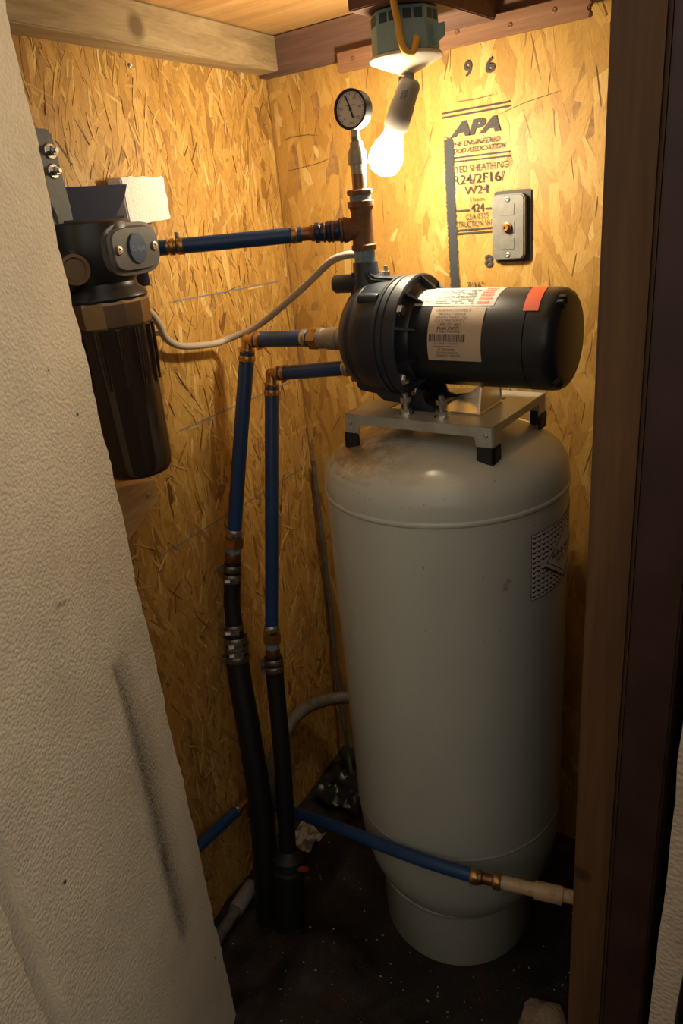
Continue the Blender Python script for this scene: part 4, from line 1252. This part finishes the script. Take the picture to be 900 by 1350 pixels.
# ------------------------------------------------------------------ floor corner odds and ends
cd = obj('conduit', MB().tube([(.34, -.055, .262), (.20, -.062, .265), (.105, -.095, .272), (.062, -.16, .283), (.064, -.24, .302), (.074, -.32, .285), (.080, -.365, .24), (.083, -.40, .15), (.084, -.42, .02), (.084, -.43, -.02)], .0155, 16), 'conduit', loc=(.1, -.1, 0))
tag(cd, 'dusty grey conduit curving out from behind the tank', 'conduit')
cw = obj('corner_wire', MB().tube([(.022, -.018, .88), (.024, -.020, .70), (.022, -.017, .50), (.03, -.03, .32), (.05, -.05, .15), (.09, -.09, .01)], .0055, 10), 'conduit', loc=(.022, -.018, 0))
tag(cw, 'thin grey wire running down the wall corner behind the tank', 'wire')
pf = thing('drain_pipe', (.115, -.57, .02), 'short dirty pipe with grey socket lying on the soil by the foam board', 'pipe')
q0, q1 = V((.135, -.66, .038)), V((.108, -.505, .040))
qd = (q1 - q0).normalized()
obj('pipe', MB().tube([q0, q0 + qd * .09], .0125, 18), 'conduit', pf)
obj('socket', MB().lathe([(.082, .012), (.082, .0165), (.085, .0172), (.148, .0172), (.150, .016), (.150, .012)], q0, qd, 24), 'pvc', pf)
rnd = random.Random(4)
def lump(name, c, r, mat, label, cat, seed, sq=(1, 1, .7), amp=.35, sub=3, fr_=9.0):
    bm = bmesh.new()
    bmesh.ops.create_icosphere(bm, subdivisions=sub, radius=1)
    mb = MB()
    for v in bm.verts:
        k = 1 + amp * mnoise.noise(v.co * 1.8 + V((seed, 0, 0))) + amp * .4 * mnoise.noise(v.co * fr_ * .6 + V((0, seed, 0)))
        mb.v.append(V(c) + V((v.co.x * sq[0], v.co.y * sq[1], v.co.z * sq[2])) * r * k)
    mb.f = [tuple(v.index for v in f.verts) for f in bm.faces]
    bm.free()
    o = obj(name, mb, mat, loc=c, ang=70)
    return tag(o, label, cat)
lump('foam_chunk', (.768, -.462, .018), .050, 'foam_tan', 'rough tan foam chunk on the soil at the foot of the post', 'foam chunk', 3.1)
def scrap(name, c, w_, d_, mat, label, cat, seed, h=.02):
    mb = MB()
    n = 12
    for j in range(n + 1):
        for i in range(n + 1):
            x, y = (i / n - .5) * w_, (j / n - .5) * d_
            k = mnoise.noise(V((x * 40 + seed, y * 40, 0)))
            e = mnoise.noise(V((x * 30, y * 30 + seed, 5))) * .010
            z = abs(k) * h
            mb.v.append(V(c) + V((x + e, y - e, max(z, 0) + .002)))
    for j in range(n):
        for i in range(n):
            a = j * (n + 1) + i
            mb.f.append((a, a + 1, a + n + 2, a + n + 1))
    m0 = len(mb.v)
    mb.v += [p - V((0, 0, .0015)) for p in mb.v[:m0]]
    mb.f += [tuple(m0 + i for i in f[::-1]) for f in mb.f[:n * n]]
    o = obj(name, mb, mat, loc=c, ang=60)
    return tag(o, label, cat)
scrap('paper_scrap', (.125, -.335, .022), .065, .07, 'paper_scrap', 'crumpled pale paper scrap on the soil behind the low blue pipe', 'paper scrap', 2.0)
scrap('plastic_sheet', (.12, -.16, .02), .14, .11, 'sheet', 'crumpled black plastic sheet on the soil behind the tank', 'plastic sheet', 7.0, .035)
# loose grit on the soil: uncountable
gm = MB()
for _ in range(380):
    x, y = rnd.uniform(.08, .86), rnd.uniform(-.72, -.05)
    if math.hypot(x - TX, y - TY) < .165:
        continue
    r = rnd.uniform(.0006, .0022)
    z = floor_z(x, y) + r * .4
    a = rnd.uniform(0, 6)
    u = V((math.cos(a), math.sin(a), 0)) * r * rnd.uniform(.7, 2)
    w2 = V((-math.sin(a), math.cos(a), 0)) * r
    gm.raw([V((x, y, z)) + u, V((x, y, z)) + w2, V((x, y, z)) - u, V((x, y, z)) - w2, V((x, y, z + r)), V((x, y, z - r))], [(0, 1, 4), (1, 2, 4), (2, 3, 4), (3, 0, 4), (1, 0, 5), (2, 1, 5), (3, 2, 5), (0, 3, 5)])
obj('grit', gm, 'foam_tan', floor, kind='stuff', ang=0)
